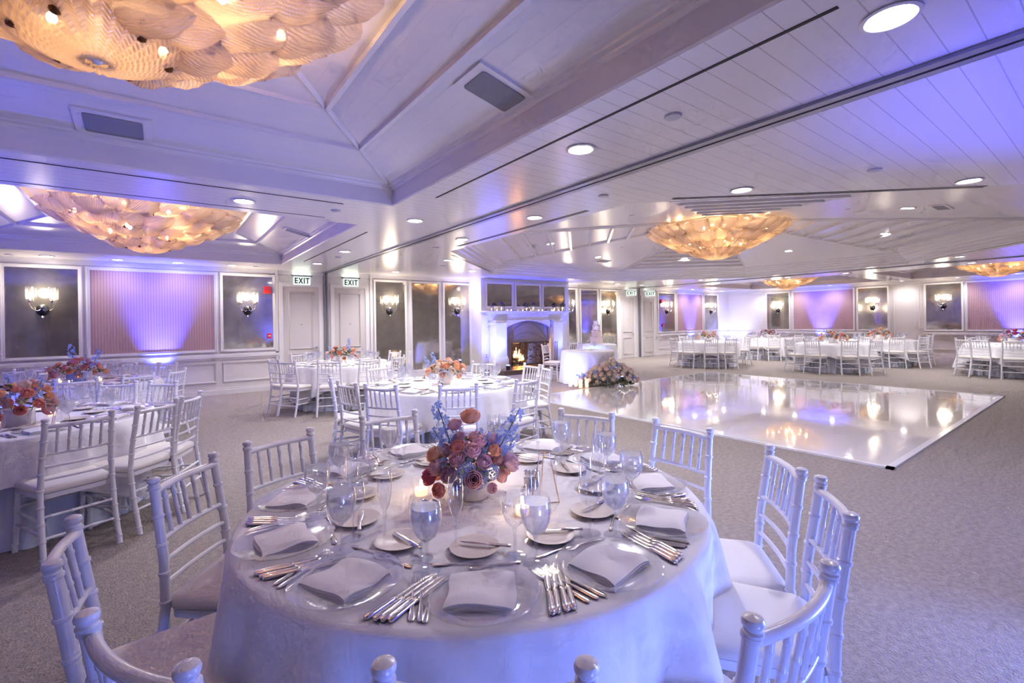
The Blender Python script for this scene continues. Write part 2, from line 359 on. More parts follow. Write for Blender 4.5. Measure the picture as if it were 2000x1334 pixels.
# ------------------------------------------------------------------ wall panelling
def frame(mb, x0, x1, z0, z1, w_=.06, d=.03, y=0, inner=.02):
    """picture-frame moulding in the XZ plane standing off the wall towards -y"""
    for k0, k1, dd in ((0, w_, d), (w_*.55, w_*.85, d+.012)):
        mb.box(x0-k1, y-dd, z0-k1, x1+k1, y, z0-k0).box(x0-k1, y-dd, z1+k0, x1+k1, y, z1+k1)
        mb.box(x0-k1, y-dd, z0-k0, x0-k0, y, z1+k0).box(x1+k0, y-dd, z0-k0, x1+k1, y, z1+k0)
    return mb
def wallpanel(kind, label, x0, x1, z0, z1, wall, group=None, y=None):
    """a mirror or fabric panel in its moulded frame; wall 'B' = far wall (x range), 'R' = right wall (y range, x0 > x1)"""
    wd = abs(x1-x0); hh = z1-z0
    f = frame(MB(), -wd/2, wd/2, 0, hh).mesh('frame', M['trim'], False)
    g = MB().box(-wd/2, -.012, 0, wd/2, 0, hh).mesh('pane', M['mirror'] if kind == 'mirror' else M['pink'], False)
    nm, cat, pn = ('wall_mirror', 'mirror', 'mirror_glass') if kind == 'mirror' else ('fabric_wall_panel', 'wall panel', 'ribbed_fabric')
    if wall == 'B': loc, rz = ((x0+x1)/2, Y1 if y is None else y, z0), 0
    else: loc, rz = (X1, (x0+x1)/2, z0), -math.pi/2
    return thing(nm, [('frame', f), (pn, g)], label, cat, loc, rz, group)
Z0, Z1 = .98, 2.6
for a, b, l in ((-2.23, -1.27, 'antiqued wall mirror at the far left, left of the big pink panel'), (1.06, 2.04, 'antiqued wall mirror left of the first EXIT door, with a red alarm'),
                (16.64, 17.78, 'antiqued wall mirror right of the far EXIT doors, with a red alarm'), (20.12, 21.24, 'antiqued wall mirror beside the blue lit far corner, on its left')):
    wallpanel('mirror', l, a, b, Z0, Z1, 'B')
wallpanel('panel', 'large pink ribbed fabric panel on the left wall, lit blue in its middle', -1.103, .894, Z0, Z1, 'B')
wallpanel('panel', 'narrow looking pink fabric panel on the far wall left of the corner', 17.98, 19.92, Z0, Z1, 'B')
for a, b, l in ((4.48, 5.30, 'tall mirror with a sconce, right of the second left EXIT door'), (5.51, 6.33, 'tall plain mirror between the two sconce mirrors left of the fireplace'),
                (6.52, 7.37, 'tall mirror with a sconce, next to the fireplace on its left'), (11.0, 11.81, 'tall mirror just right of the fireplace, partly hidden by the mantel'),
                (12.07, 12.9, 'tall plain mirror behind the wedding cake'), (13.12, 13.99, 'tall mirror with a sconce, left of the far EXIT doors')):
    wallpanel('mirror', l, a, b, .2, 2.6, 'B')
for a, b, l in ((7.6, 8.49, 'left'), (8.67, 9.59, 'middle'), (9.77, 10.68, 'right')):
    wallpanel('mirror', f'square antiqued mirror above the mantel, {l} one of three', a, b, 1.96, 2.62, 'B', y=11.35)
for a, b, l in ((10.11, 9.17, 'antiqued mirror with a sconce on the right wall, nearest the corner'), (6.6, 5.66, 'antiqued mirror with a sconce, left of the blank white wall section'),
                (4.53, 3.59, 'antiqued mirror with a sconce, right of the blank white wall section'), (1.04, .1, 'antiqued mirror on the right wall past the last pink panel')):
    wallpanel('mirror', l, a, b, Z0, Z1, 'R')
wallpanel('panel', 'wide pink fabric panel on the right wall with a vertical seam', 8.98, 6.77, Z0, Z1, 'R')
wallpanel('panel', 'pink fabric panel at the right edge of the photo, blue lit', 3.43, 1.2, Z0, Z1, 'R')
# chair rails, wainscot mouldings, baseboards
def rail(x0, x1, y=Y1):
    return MB().box(x0, y-.05, .80, x1, y, .86).box(x0, y-.03, .76, x1, y, .80).box(x0, y-.035, .86, x1, y, .885).box(x0, y-.02, .10, x1, y, .14).box(x0, y-.03, 0, x1, y, .10)
rb = rail(X0, 2.16); frame(rb, -3.3, -1.25, .3, .66, .035, .018, Y1); frame(rb, -1.1, .89, .3, .66, .035, .018, Y1); frame(rb, 1.08, 2.02, .3, .66, .035, .018, Y1)
struct('trim_3', rb.mesh('wainscot_left', M['trim'], False))
rb = rail(16.42, X1)
for a, b in ((16.64, 17.78), (17.98, 19.92), (20.12, 21.24)): frame(rb, a, b, .3, .66, .035, .018, Y1)
struct('trim_4', rb.mesh('wainscot_far', M['trim'], False))
rb = MB()
for a, b in ((-11.95, -5.6), (-4.6, 1.3)):
    rb2 = rail(a, b, 0); rb.v += []; base = len(rb.v); rb.v += rb2.v; rb.f += [tuple(base+i for i in f) for f in rb2.f]
for a, b in ((-10.11, -9.17), (-8.98, -6.77), (-6.6, -5.7), (-4.53, -3.59), (-3.43, -1.2)): frame(rb, a, b, .3, .66, .035, .018, 0)
frame(rb, -5.45, -4.75, .15, 2.62, .03, .012, 0)
struct('trim_5', rb.mesh('wainscot_right', M['trim'], False), loc=(X1, 0, 0), rot=(0, 0, -math.pi/2))
cm = MB()
for x in (2.12, 4.36, 7.38, 11.9, 14.08, 16.35): cm.box(x-.03, Y1-.035, 0, x+.03, Y1, H)
cm.box(X0, Y1-.02, 2.68, 7.4, Y1, H).box(10.9, Y1-.02, 2.68, X1, Y1, H).box(4.4, Y1-.03, 0, 7.4, Y1, .14).box(10.9, Y1-.03, 0, 14.1, Y1, .14)
struct('trim_6', cm.mesh('wall_pilasters', M['trim'], False))
struct('trim_7', MB().box(X1-.02, Y0, 2.68, X1, Y1, H).mesh('frieze_right', M['trim'], False))
# folding wall tracks
for i, x in enumerate((3.22, 15.35)):
    t = struct(f'trim_{8+i}', MB().box(x-.075, Y0, H-.022, x-.014, Y1-.02, H).box(x+.014, Y0, H-.022, x+.075, Y1-.02, H).mesh('track', M['track'], False))
    obj('track_slot', MB().box(x-.014, Y0, H-.006, x+.014, Y1-.02, H+.002).mesh('slot', M['slot'], False), t)
    obj('wall_channel', MB().box(x-.045, Y1-.05, 0, x-.012, Y1, H).box(x+.012, Y1-.05, 0, x+.045, Y1, H).mesh('chan', M['track'], False), t)
# doors
for i, (a, b) in enumerate(((2.25, 3.05), (3.42, 4.20), (14.2, 15.0), (15.55, 16.27))):
    wd = b-a; zt = 2.40 if i < 2 else 2.38
    d = struct(f'door_{i+1}', MB().box(-wd/2, -.03, .01, wd/2, 0, zt).mesh('door_leaf', M['door'], False), loc=((a+b)/2, Y1, 0))
    pm = MB(); frame(pm, -wd/2+.16, wd/2-.16, .95 if i < 2 else 1.05, zt-.16, .03, .012, -.03); frame(pm, -wd/2+.16, wd/2-.16, .2, .78, .03, .012, -.03)
    obj('panel_moulding', pm.mesh('pm', M['door'], False), d)
    obj('door_casing', MB().box(-wd/2-.09, -.045, 0, -wd/2, 0, zt+.09).box(wd/2, -.045, 0, wd/2+.09, 0, zt+.09).box(-wd/2, -.045, zt, wd/2, 0, zt+.09).mesh('case', M['trim'], False), d)
    if i in (0, 2):
        h = MB().lathe([(.03, 0), (.03, .01), (.012, .012), (.012, .05)], 12).xf(Matrix.Rotation(R_(90), 4, 'X')).tube([(0, -.05, 0), (-.06, -.055, 0), (-.12, -.05, .01)], .009)
        tag(obj('door_handle', h.mesh('handle', M['chrome']), d, (wd/2-.07, -.03, .93)), 'chrome lever door handle')
    obj('peephole', MB().lathe([(.012, 0), (.012, .006), (.004, .008)], 10).xf(Matrix.Rotation(R_(90), 4, 'X')).mesh('peep', M['black']), d, (0, -.03, 1.5))
# EXIT signs: lamp housing on the wall, acrylic face with green letters
def letters():
    b = MB(); s = .022; hh = .125; y0, y1 = -.004, 0
    def bar(p, q, w_=s):
        p, q = Vector((p[0], 0, p[1])), Vector((q[0], 0, q[1])); e = (q-p).normalized(); n_ = Vector((-e.z, 0, e.x))*w_/2
        c = [p-n_, q-n_, q+n_, p+n_]; k0 = len(b.v); b.v += [(v.x, y0, v.z) for v in c]+[(v.x, y1, v.z) for v in c]
        b.f += [tuple(k0+i for i in f) for f in ((0, 1, 2, 3), (7, 6, 5, 4), (0, 4, 5, 1), (1, 5, 6, 2), (2, 6, 7, 3), (3, 7, 4, 0))]
    x = -.145; s = .028
    bar((x+s/2, 0), (x+s/2, hh)); [bar((x, z), (x+.065, z)) for z in (s/2, hh/2, hh-s/2)]
    bar((x+.085, 0), (x+.155, hh)); bar((x+.085, hh), (x+.155, 0)); bar((x+.19, 0), (x+.19, hh))
    bar((x+.255, 0), (x+.255, hh)); bar((x+.215, hh-s/2), (x+.295, hh-s/2)); return b.mesh('letters', M['green'], False)
LT = letters()
for i, (x, l) in enumerate(((2.67, 'lit EXIT sign over the left door, nearest the pink panel'), (3.83, 'lit EXIT sign over the door left of the tall mirrors'),
                            (14.66, 'small lit EXIT sign over the far door right of the cake'), (15.85, 'small lit EXIT sign over the last far door before the corner'))):
    rot = 0 if i < 2 else -R_(48)
    y = Y1-.06 if i < 2 else Y1-.2
    thing('exit_sign', [('lamp_housing', MB().box(-.2, -.05, .17, .2, .05, .20).mesh('h', M['track'], False)), ('lamp_strip', MB().box(-.17, -.03, .2, .17, .03, .204).mesh('l', M['exittop'], False)),
        ('sign_face', MB().box(-.165, -.006, 0, .165, .006, .17).mesh('f', M['exitface'], False), None, None, None, [('letters', LT, (0, -.008, .022))]),
        ('bracket', MB().box(-.03, .0, .16, .03, .06 if i < 2 else .15, .2).mesh('b', M['track'], False))], l, 'sign', (x, y, 2.45), rot, scale=1.12)
# ------------------------------------------------------------------ ceiling fittings
dl_trim = MB().lathe([(.105, 0), (.11, -.008), (.095, -.012), (.078, -.004), (.076, .002)], 28).mesh('dl_trim', M['ctrim'])
dl_lens = MB().lathe([(.0005, -.003), (.077, -.003)], 28).mesh('dl_lens', M['lens'])
def downlight(x, y, label, group, z=H, n=None, p=P_DOWN, lamp=True):
    rot = (0, 0, 0)
    if n: rot = Vector((0, 0, -1)).rotation_difference(n).to_euler()
    thing('recessed_ceiling_light', [('trim_ring', dl_trim), ('lens', dl_lens)], label, 'ceiling light', (x, y, z), rot=tuple(rot), group=group)
    if lamp: light('SPOT', (x, y, z-.05), p, DOWNC, .07, None, 150, .8)
for x, y, l in ((2.54, .62, 'large bright recessed light near the top right, before the long track'), (2.54, 2.49, 'bright recessed light between black slot and track, above the middle'), (2.56, 5.42, 'recessed light right of the near coffer corner'),
                (2.6, 8.38, 'recessed light left of the long track, before the left EXIT doors'), (2.62, 10.31, 'recessed light above the gap between the left EXIT signs'), (.69, 5.52, 'recessed light between the two left coffers')):
    downlight(x, y, l, 'recessed lights left of the long ceiling track', p=14 if y < 1 else 28 if y < 3 else P_DOWN)
for x, y, l in ((4.69, 2.36, 'recessed light right of the track, above the big chandelier'), (6.25, .94, 'recessed light near the right edge above the long thin diffuser'), (3.72, 4.46, 'recessed light beside the track, above the double slot'),
                (3.74, 6.24, 'recessed light beside the track, left of the octagonal coffer corner'), (4.73, 8.47, 'recessed light left of the octagonal coffer, before the fireplace'), (4.67, 11.04, 'recessed light in front of the tall mirror left of fireplace'), (6.23, 9.92, 'recessed light beside the diagonal slot before the fireplace')):
    downlight(x, y, l, 'recessed lights right of the long ceiling track', p=22 if y < 3 else P_DOWN*1.1)
for x, y in ((-1.63, 11.56), (-.67, 11.54), (.26, 11.52), (1.2, 11.47)): downlight(x, y, 'small recessed light in the row along the left far wall', 'recessed lights along the left far wall', p=3)
for x, y in ((12.9, 10.95), (14.2, 10.9), (14.3, 8.6), (14.15, 2.3)): downlight(x, y, 'small recessed light on the flat ceiling beyond the octagonal coffer', 'recessed lights beyond the octagonal coffer', p=P_DOWN*1.3)
for x, y in ((16.2, 5.1), (15.95, 6.6), (16.1, 2.4), (15.95, 8.9)): downlight(x, y, 'small recessed light in the strip past the second ceiling track', 'recessed lights past the second track', p=P_DOWN*1.3)
for x, y in ((17.2, 11.45), (18.4, 11.45), (19.6, 11.45), (20.8, 11.45), (21.75, 10.1), (21.75, 8.8), (21.75, 7.4), (21.75, 5.1), (21.75, 3.6), (21.75, 2.2)):
    downlight(x, y, 'small recessed light along the walls of the far right bay', 'recessed lights along the far right walls', p=11)
for i, (px, py) in enumerate(((1075, 476), (1168, 502), (1337, 505), (1540, 490), (1730, 456), (1773, 406))):
    p, n_, t_ = hit(px, py, ZC[2]); downlight(p.x, p.y, 'small recessed light set in the sloping octagonal coffer', 'recessed lights in the octagonal coffer', p.z, n_, 24)
capm = MB().lathe([(.0005, -.012), (.05, -.012), (.055, -.006), (.055, 0)], 20).mesh('cap', M['cap'])
for x, y in ((2.62, 1.75), (5.05, 1.36), (3.68, 3.29), (1.59, 5.43), (2.71, 9.14), (3.75, 7.15), (5.08, 9.37), (1.65, 11.5), (-2.1, 11.6), (14.9, 3.0)):
    single('ceiling_cover_cap', capm, 'small round flat cover disc on the white plank ceiling', 'ceiling cap', (x, y, H), group='round ceiling cover discs')
for px, py in ((1233, 421), (1152, 461), (1215, 483), (1495, 474), (1646, 445), (1657, 408), (1467, 395)):
    p, n_, t_ = hit(px, py, ZC[2]); single('ceiling_cover_cap', capm, 'small dark round sprinkler cap on the octagonal coffer slope', 'ceiling cap', p, rot=tuple(Vector((0, 0, -1)).rotation_difference(n_).to_euler()), scale=.7, group='sprinkler caps in the octagonal coffer')
def slot(ax, ay, bx, by, label, w_=.022, dbl=False, z=H, grp='black linear air slots'):
    L = math.hypot(bx-ax, by-ay); m_ = MB().box(-L/2, -w_/2, -.003, L/2, w_/2, 0)
    if dbl: m_ = MB().box(-L/2, -.03, -.003, L/2, -.012, 0).box(-L/2, .012, -.003, L/2, .03, 0)
    single('linear_air_slot', m_.mesh('slot', M['slot'], False), label, 'air vent', ((ax+bx)/2, (ay+by)/2, z), math.atan2(by-ay, bx-ax))
slot(2.28, .73, 2.28, 4.32, 'long black air slot right of the near coffer, toward the top right')
slot(-2.35, 5.13, 1.57, 5.09, 'long black air slot along the near edge between the two left coffers')
slot(-2.35, 5.92, 1.58, 5.85, 'thin dark line slot along the front of the second left coffer', .008)
slot(2.32, 6.46, 2.32, 10.13, 'black air slot right of the second left coffer, before the EXIT doors')
slot(4.02, 3.84, 4.02, 6.86, 'double air slot left of the octagonal coffer', dbl=True)
slot(4.44, 7.79, 6.68, 9.81, 'diagonal double air slot before the left fireplace corner', dbl=True)
slot(4.4, 2.96, 6.68, .89, 'long diagonal double air slot above the big chandelier', dbl=True)
slot(7.44, 11.2, 11.0, 11.18, 'black air slot on the ceiling right above the fireplace mirrors', .03)
slot(12.33, 1.16, 14.2, 2.9, 'dark diagonal air slot at the right side of the octagonal coffer', .03)
slot(22.1, 3.3, 22.1, 6.7, 'black air slot above the blank section of the right wall', .04)
spk = MB().box(-.23, -.17, -.012, .23, .17, .01).mesh('speaker_frame', M['ctrim'], False)
grl = MB().prism([(math.copysign(.155, c)+.02*math.cos(a), math.copysign(.105, s_)+.02*math.sin(a)) for a, c, s_ in [(R_(q), math.cos(R_(q)), math.sin(R_(q))) for q in (5, 45, 85, 95, 135, 175, 185, 225, 265, 275, 315, 355)]], -.018, -.01).mesh('grille', M['grey'], False)
def fit(px, py, zf, parts, name, label, cat, flip=False):
    p, n_, t_ = hit(px, py, zf); zz = -n_; xx = t_ if not flip else n_.cross(t_)
    yy = zz.cross(xx).normalized(); mt = Matrix((xx, yy, zz)).transposed()
    return thing(name, parts, label, cat, p+n_*.004, rot=tuple(mt.to_euler()))
fit(967, 176, ZC[0], [('frame', spk), ('grille', grl)], 'ceiling_speaker', 'rectangular grey speaker grille on the near coffer slope, right of centre', 'speaker', True)
fit(223, 244, ZC[0], [('frame', spk), ('grille', grl)], 'ceiling_speaker', 'rectangular dark speaker grille on the coffer slope at upper left', 'speaker')
vf = MB().box(-.25, -.11, -.01, .25, .11, .006).mesh('vent_frame', M['ctrim'], False)
vg = MB()
for i in range(7): vg.box(-.2, -.075+i*.022, -.018, .2, -.065+i*.022, -.01)
vg = vg.mesh('vent_slats', M['vent'], False)
fit(585, 454, ZC[1], [('frame', vf), ('slats', vg)], 'ceiling_vent', 'slatted air vent on the second left coffer slope', 'air vent', True)
for px, py, l in ((1042, 482, 'slatted vent on the ribbed slope left in the octagonal coffer'), (1177, 510, 'slatted vent on the far slope of the octagonal coffer, left of chandelier'), (1334, 514, 'small slatted vent just left below the big chandelier'),
                  (1775, 460, 'slatted vent on the right slope of the octagonal coffer, lower one'), (1838, 404, 'slatted vent on the ribbed slope at the right, upper one')):
    fit(px, py, ZC[2], [('frame', vf), ('slats', vg)], 'ceiling_vent', l, 'air vent')
# small wall fittings
sm = MB().box(-.045, -.012, -.07, .045, 0, .07).mesh('plate', M['switch'], False); tg = MB().box(-.012, -.022, -.02, .012, -.01, .02).mesh('toggle', M['switch'], False)
thing('light_switch', [('plate', sm), ('toggle', tg)], 'white light switch left of the first EXIT door', 'switch', (2.09, Y1-.001, 1.4))
thing('light_switch', [('plate', sm), ('toggle', tg)], 'white dimmer panel on the pilaster just left of the fireplace', 'switch', (7.62, 11.35, 1.25), scale=1.3)
thing('power_outlet', [('plate', sm), ('sockets', MB().box(-.015, -.016, -.045, .015, -.01, -.015).box(-.015, -.016, .015, .015, -.01, .045).mesh('so', M['black'], False))], 'power outlet low on the pilaster left of the fireplace', 'outlet', (7.55, 11.35, .5))
al = MB().box(-.07, -.05, -.08, .07, 0, .08).mesh('alarm', M['red'], False); all_ = MB().box(-.05, -.07, .0, .05, -.05, .05).mesh('strobe', M['glass'], False)
ps = MB().box(-.04, -.03, -.06, .04, 0, .06).mesh('pull', M['red'], False); ph = MB().box(-.025, -.045, -.01, .025, -.03, .01).mesh('ph', M['ceramic'], False)
for x, z, l1, x2, l2 in ((1.93, 2.3, 'red fire alarm strobe on the mirror left of the first EXIT door', 1.96, 'small red pull station low on the mirror left of EXIT door'),
                        (16.86, 2.25, 'red fire alarm strobe on the far mirror right of EXIT doors', 16.9, 'small red pull station low on the far wall mirror')):
    thing('fire_alarm', [('housing', al), ('strobe_lens', all_)], l1, 'fire alarm', (x, Y1-.014, z)); thing('pull_station', [('housing', ps), ('handle', ph)], l2, 'fire alarm', (x2, Y1-.014, 1.25))
#@@SECTION lamps
# ------------------------------------------------------------------ chandeliers of feathered glass leaves
def leafmesh(w_, L, s_, seed):
    rnd = random.Random(seed); ph = rnd.random()*6
    def fn(u, v):
        # v runs outward along the leaf, u across
        x = (u-.5)*w_*(.55+.75*math.sin(min(1, v*1.25)*math.pi*.62))*(1+.05*math.sin(v*19+ph))
        e = 1-(abs(u-.5)*2)**2.2*.18*(1 if v > .9 else 0)
        y = v*L*e*(1-.0*u)
        z = s_*L*(.30*math.sin(v*math.pi*1.15)-.02) - .24*w_*(1-(2*u-1)**2) + .10*w_*max(0, v-.6)*math.sin((u-.5)*3) + .010*math.sin(v*9+ph+u*2) + .004*math.sin(u*30+v*3)
        return (x, y, z)
    return MB().grid(fn, 12, 12, uv=True).mesh('glass_leaf', M['gleaf'], True, 180)
def dish(R):
    def fn(u, v):
        a = u*2*math.pi; r = R*(.12+.88*v)*(1+.02*math.sin(a*34)*v)
        return (r*math.cos(a), r*math.sin(a), .06*(1-math.cos(v*math.pi*.5))*1.6+.01*math.sin(a*34)*(.2+v))
    return MB().grid(fn, 136, 10, uv=True).mesh('bottom_dish', M['gleaf'], True, 180)
bulbm = MB().sphere((0, 0, 0), .022, 10, 6, 1.3).mesh('bulb', M['bulb']); nutm = MB().lathe([(.004, -.05), (.016, -.046), (.020, -.030), (.007, -.018), (.007, .03)], 10).mesh('nut', mat('bronze_knob', (.22, .10, .03), .3, 1))
def chandelier(x, y, R, ztop, zbot, label, tiers=4, n0=22, power=P_CH, group=None):
    H_ = ztop-zbot; rod = (3.61 if R > 1.3 else 3.47)-zbot; root = obj('glass_leaf_chandelier', None, loc=(x, y, zbot)); tag(root, label, 'chandelier', group)
    obj('bottom_dish', dish(R*.27), root, (0, 0, -.01))
    obj('hub', MB().lathe([(.0005, -.015), (.012, -.012), (.02, .0), (.05, .01), (.05, .05), (.02, .06), (.02, rod-.02), (.10, rod)], 12).mesh('hub', M['ceramic']), root)
    obj('ceiling_plate', MB().lathe([(R*.55, H_*.97), (R*.5, H_*.93), (.0005, H_*.92)], 32).mesh('plate', M['ctrim']), root)
    for t in range(tiers):
        f = (t+1)/tiers; ri = R*(.15, .27, .42, .60)[t]; ro = R*(.42, .62, .83, 1.02)[t]; zi = H_*(.17, .31, .46, .62)[t]; zo = H_*(.25, .41, .60, .82)[t]
        L = math.hypot(ro-ri, zo-zi); n = int(n0*(.42+.58*f)); tilt = math.atan2(zo-zi, ro-ri)
        ms = [leafmesh(2*math.pi*ro/n*.80, L, -.34, 10*t+q) for q in range(3)]
        for i in range(n):
            a = 2*math.pi*(i+.5*(t % 2))/n+random.uniform(-.03, .03)
            mt = Matrix.Rotation(a, 4, 'Z') @ Matrix.Rotation(-math.pi/2, 4, 'Z') @ Matrix.Translation((0, ri, zi+(.018 if i % 2 else -.012))) @ Matrix.Rotation(tilt+random.uniform(-.06, .06), 4, 'X')
            o = obj('glass_leaf', ms[i % 3], root); o.matrix_local = mt
            if i % 2 == 0:
                rk = ri+.22*(ro-ri); obj('bronze_knob', nutm, root, (rk*math.cos(a+.12), rk*math.sin(a+.12), zi+.22*(zo-zi)-.34*L*.24-.022))
    for i in range(8):
        a = 2*math.pi*i/8+.3; rr = R*(.42 if i % 2 else .68); z = H_*(.42 if i % 2 else .66)
        obj('bulb', bulbm, root, (rr*math.cos(a), rr*math.sin(a), z))
    for i in range(4):
        a = math.pi/2*i+.6; light('POINT', (x+R*.5*math.cos(a), y+R*.5*math.sin(a), zbot+H_*.60), power/4, WARM, .04, name='chandelier_lamp')
    light('POINT', (x, y, zbot+H_*.28), power/5, WARM, .04, name='chandelier_lamp')
chandelier(-.2, 2.5, 1.12, 3.28, 2.56, 'huge amber glass leaf chandelier cut off at the top left corner')
chandelier(-.15, 8.45, 1.15, 3.25, 2.56, 'amber glass leaf chandelier hanging in the second left coffer')
chandelier(9.54, 5.38, 1.42, 3.55, 2.77, 'large round glowing chandelier in the octagonal coffer over the dance floor', 4, 30, P_CH*1.6)
chandelier(18.95, 7.85, 1.1, 3.25, 2.56, 'small looking far chandelier left of the blank wall section', 4, 20)
chandelier(18.95, 2.3, 1.1, 3.25, 2.56, 'far glass leaf chandelier near the right edge of the photo', 4, 20)
# ------------------------------------------------------------------ wall sconces
def sconce_parts():
    back = MB().lathe([(.0005, .03), (.04, .028), (.072, .012), (.078, 0)], 20).xf(Matrix.Rotation(R_(90), 4, 'X')).xf(Matrix.Diagonal((1, 1, 1.15, 1))).mesh('back', M['black'])
    crown = MB().lathe([(.0005, .10), (.018, .095), (.03, .07), (.045, .05), (.05, .0)], 14).xf(Matrix.Rotation(R_(90), 4, 'X')).mesh('crown', M['chrome'])
    P = [('backplate', back, None, None, (1.2, 2.2, 1.2)), ('boss', crown, (0, -.05, .06), None, .6), ('finial', MB().lathe([(.0005, -.06), (.012, -.05), (.02, -.03), (.008, -.01), (.012, 0)], 10).mesh('fin', M['chrome']), (0, -.03, -.1))]
    for s in (-1, 1):
        P.append(('arm', MB().tube([(0, -.04, .03), (s*.05, -.12, -.02), (s*.11, -.15, .02), (s*.145, -.14, .10), (s*.145, -.14, .15)], .006).mesh('arm', M['chrome'])))
        P.append(('candle_cup', MB().lathe([(.01, 0), (.03, .01), (.036, .025), (.015, .03), (.013, .09)], 14).mesh('cup', M['chrome']), (s*.145, -.14, .14)))
        P.append(('glass_shade', MB().lathe([(.02, 0), (.042, .012), (.052, .035), (.053, .10), (.053, .22), (.055, .235)], 18).mesh('shade', M['shade']), (s*.145, -.14, .18)))
        P.append(('bulb', MB().sphere((0, 0, 0), .024, 10, 6, 1.5).mesh('sbulb', M['sbulb']), (s*.145, -.14, .27)))
    return P
M['sbulb'] = emat('sconce_bulb', (1, .86, .66), 9)
SP = sconce_parts()
def sconce(x, y, z, rz, label):
    thing('wall_sconce', SP, label, 'wall lamp', (x, y, z), rz)
    v = Matrix.Rotation(rz, 3, 'Z') @ Vector((0, -.17, .32)); light('POINT', (x+v.x, y+v.y, z+v.z), P_SC*1.8, (1, .84, .64), .1, name='sconce_lamp')
for x, l in ((-1.75, 'two light chrome and black sconce on the far left mirror'), (1.53, 'two light sconce on the mirror left of the first EXIT door'), (4.86, 'two light sconce on the tall mirror right of second EXIT door'),
             (6.94, 'two light sconce on the tall mirror just left of the fireplace'), (11.4, 'two light sconce on the mirror just right of the fireplace'), (13.5, 'two light sconce on the tall mirror behind the cake, right side'),
             (17.2, 'two light sconce on the mirror right of far EXIT doors'), (20.68, 'two light sconce on the mirror left of the blue corner')):
    sconce(x, Y1-.013, 1.83, 0, l)
for y, l in ((9.64, 'two light sconce on the right wall mirror nearest the corner'), (6.13, 'two light sconce left of the blank white wall section'), (4.06, 'two light sconce right of the blank white wall section')):
    sconce(X1-.013, y, 1.83, -math.pi/2, l)
# ------------------------------------------------------------------ blue LED uplights
ub = MB().lathe([(.05, 0), (.06, .005), (.06, .12), (.055, .13)], 18, close=True).mesh('ubody', M['black']); ul = MB().lathe([(.0005, .132), (.05, .132)], 18).mesh('ulens', M['bluelens'])
def uplight(x, y, aim, label, p=P_BLUE, z=0, size=70, c=BLUE, blend=.7, rad=.05):
    thing('led_uplight', [('body', ub), ('lens', ul)], label, 'uplight', (x, y, z))
    light('SPOT', (x, y, z+.16), p, c, rad, (x+aim[0], y+aim[1], z+.16+aim[2]), size, blend, 'uplight_lamp')
uplight(-.05, 11.62, (0, .13, 1), 'black LED uplight on the floor below the big pink panel', P_BLUE*7, size=50, blend=1)
uplight(7.8, 10.62, (0.0, .34, 1), 'blue LED uplight on the hearth before the left fireplace column', P_BLUE*.95, .131, 70, blend=1)
uplight(10.12, 10.62, (0, .34, 1), 'blue LED uplight on the hearth before the right fireplace column', P_BLUE*.95, .131, 70, blend=1)
uplight(7.0, 10.5, (1.0, .8, 1.5), 'blue LED uplight on the carpet left of the hearth', P_BLUE*2.8, 0, 80, blend=1)
uplight(18.95, 11.62, (0, .13, 1), 'LED uplight on the carpet below the far narrow pink panel', P_BLUE*5, size=50, blend=1)
uplight(21.6, 11.3, (.3, .3, 1), 'LED uplight in the far corner, washing both walls pale blue', P_BLUE*.7, size=110, c=(.22, .28, 1))
uplight(21.93, 7.87, (.13, 0, 1), 'LED uplight on the carpet under the seamed pink panel', P_BLUE*7, size=50, blend=1)
uplight(21.93, 2.2, (.13, 0, 1), 'LED uplight on the carpet under the rightmost pink panel', P_BLUE*8, size=54, blend=1)
uplight(9.65, 9.3, (1.0, .6, .5), 'blue LED uplight on the floor behind the sweetheart table', P_BLUE*.3, 0, 90, (.2, .35, 1))
uplight(8.86, 7.42, (-.30, .35, .3), 'blue LED uplight hidden behind the floor flowers before the sweetheart table', 5, 0, 150, (.12, .2, 1))
uplight(6.2, 7.5, (2.0, .45, .33), 'added blue LED uplight unseen behind the middle table chairs, aimed at the sweetheart table', 110, 0, 42, (.10, .17, 1), blend=1)  # added helper lamp, kept out of sight, to turn the sweetheart cloth blue
uplight(3.7, -.9, (-1.9, 1.8, .35), 'blue LED uplight outside the frame behind the foreground table', P_BLUE*2.7, 0, 80, (.16, .26, 1), rad=.3)
uplight(.6, -1.05, (.1, 1.5, .05), 'blue LED uplight outside the frame behind the camera position', P_BLUE*.6, 0, 70, (.16, .25, 1), rad=.3)
uplight(4.2, -1.0, (.0, .15, 1), 'blue LED uplight outside the frame against the near wall', P_BLUE*2.4, 0, 80)
uplight(-3.1, 6.6, (.4, .1, 1), 'blue LED uplight outside the frame against the left wall', P_BLUE*1.6, 0, 120)
uplight(-1.6, 7.2, (-.2, 1, .3), 'blue LED uplight outside the frame beside the far left table', P_BLUE*.4, 0, 120)
#@@SECTION furniture
# ------------------------------------------------------------------ dance floor
dx0, dx1, dy0, dy1 = 5.6, 12.1, 1.4, 7.13
t = thing('dance_floor', [('glossy_surface', MB().box(dx0+.05, dy0+.05, .002, dx1-.05, dy1-.05, .018).mesh('dance', M['dance'], False)),
    ('edge_strip', MB().box(dx0, dy0, 0, dx1, dy0+.06, .02).box(dx0, dy1-.06, 0, dx1, dy1, .02).box(dx0, dy0, 0, dx0+.06, dy1, .02).box(dx1-.06, dy0, 0, dx1, dy1, .02).mesh('edge', M['dedge'], False))],
    'large glossy white dance floor laid on the beige carpet', 'dance floor')
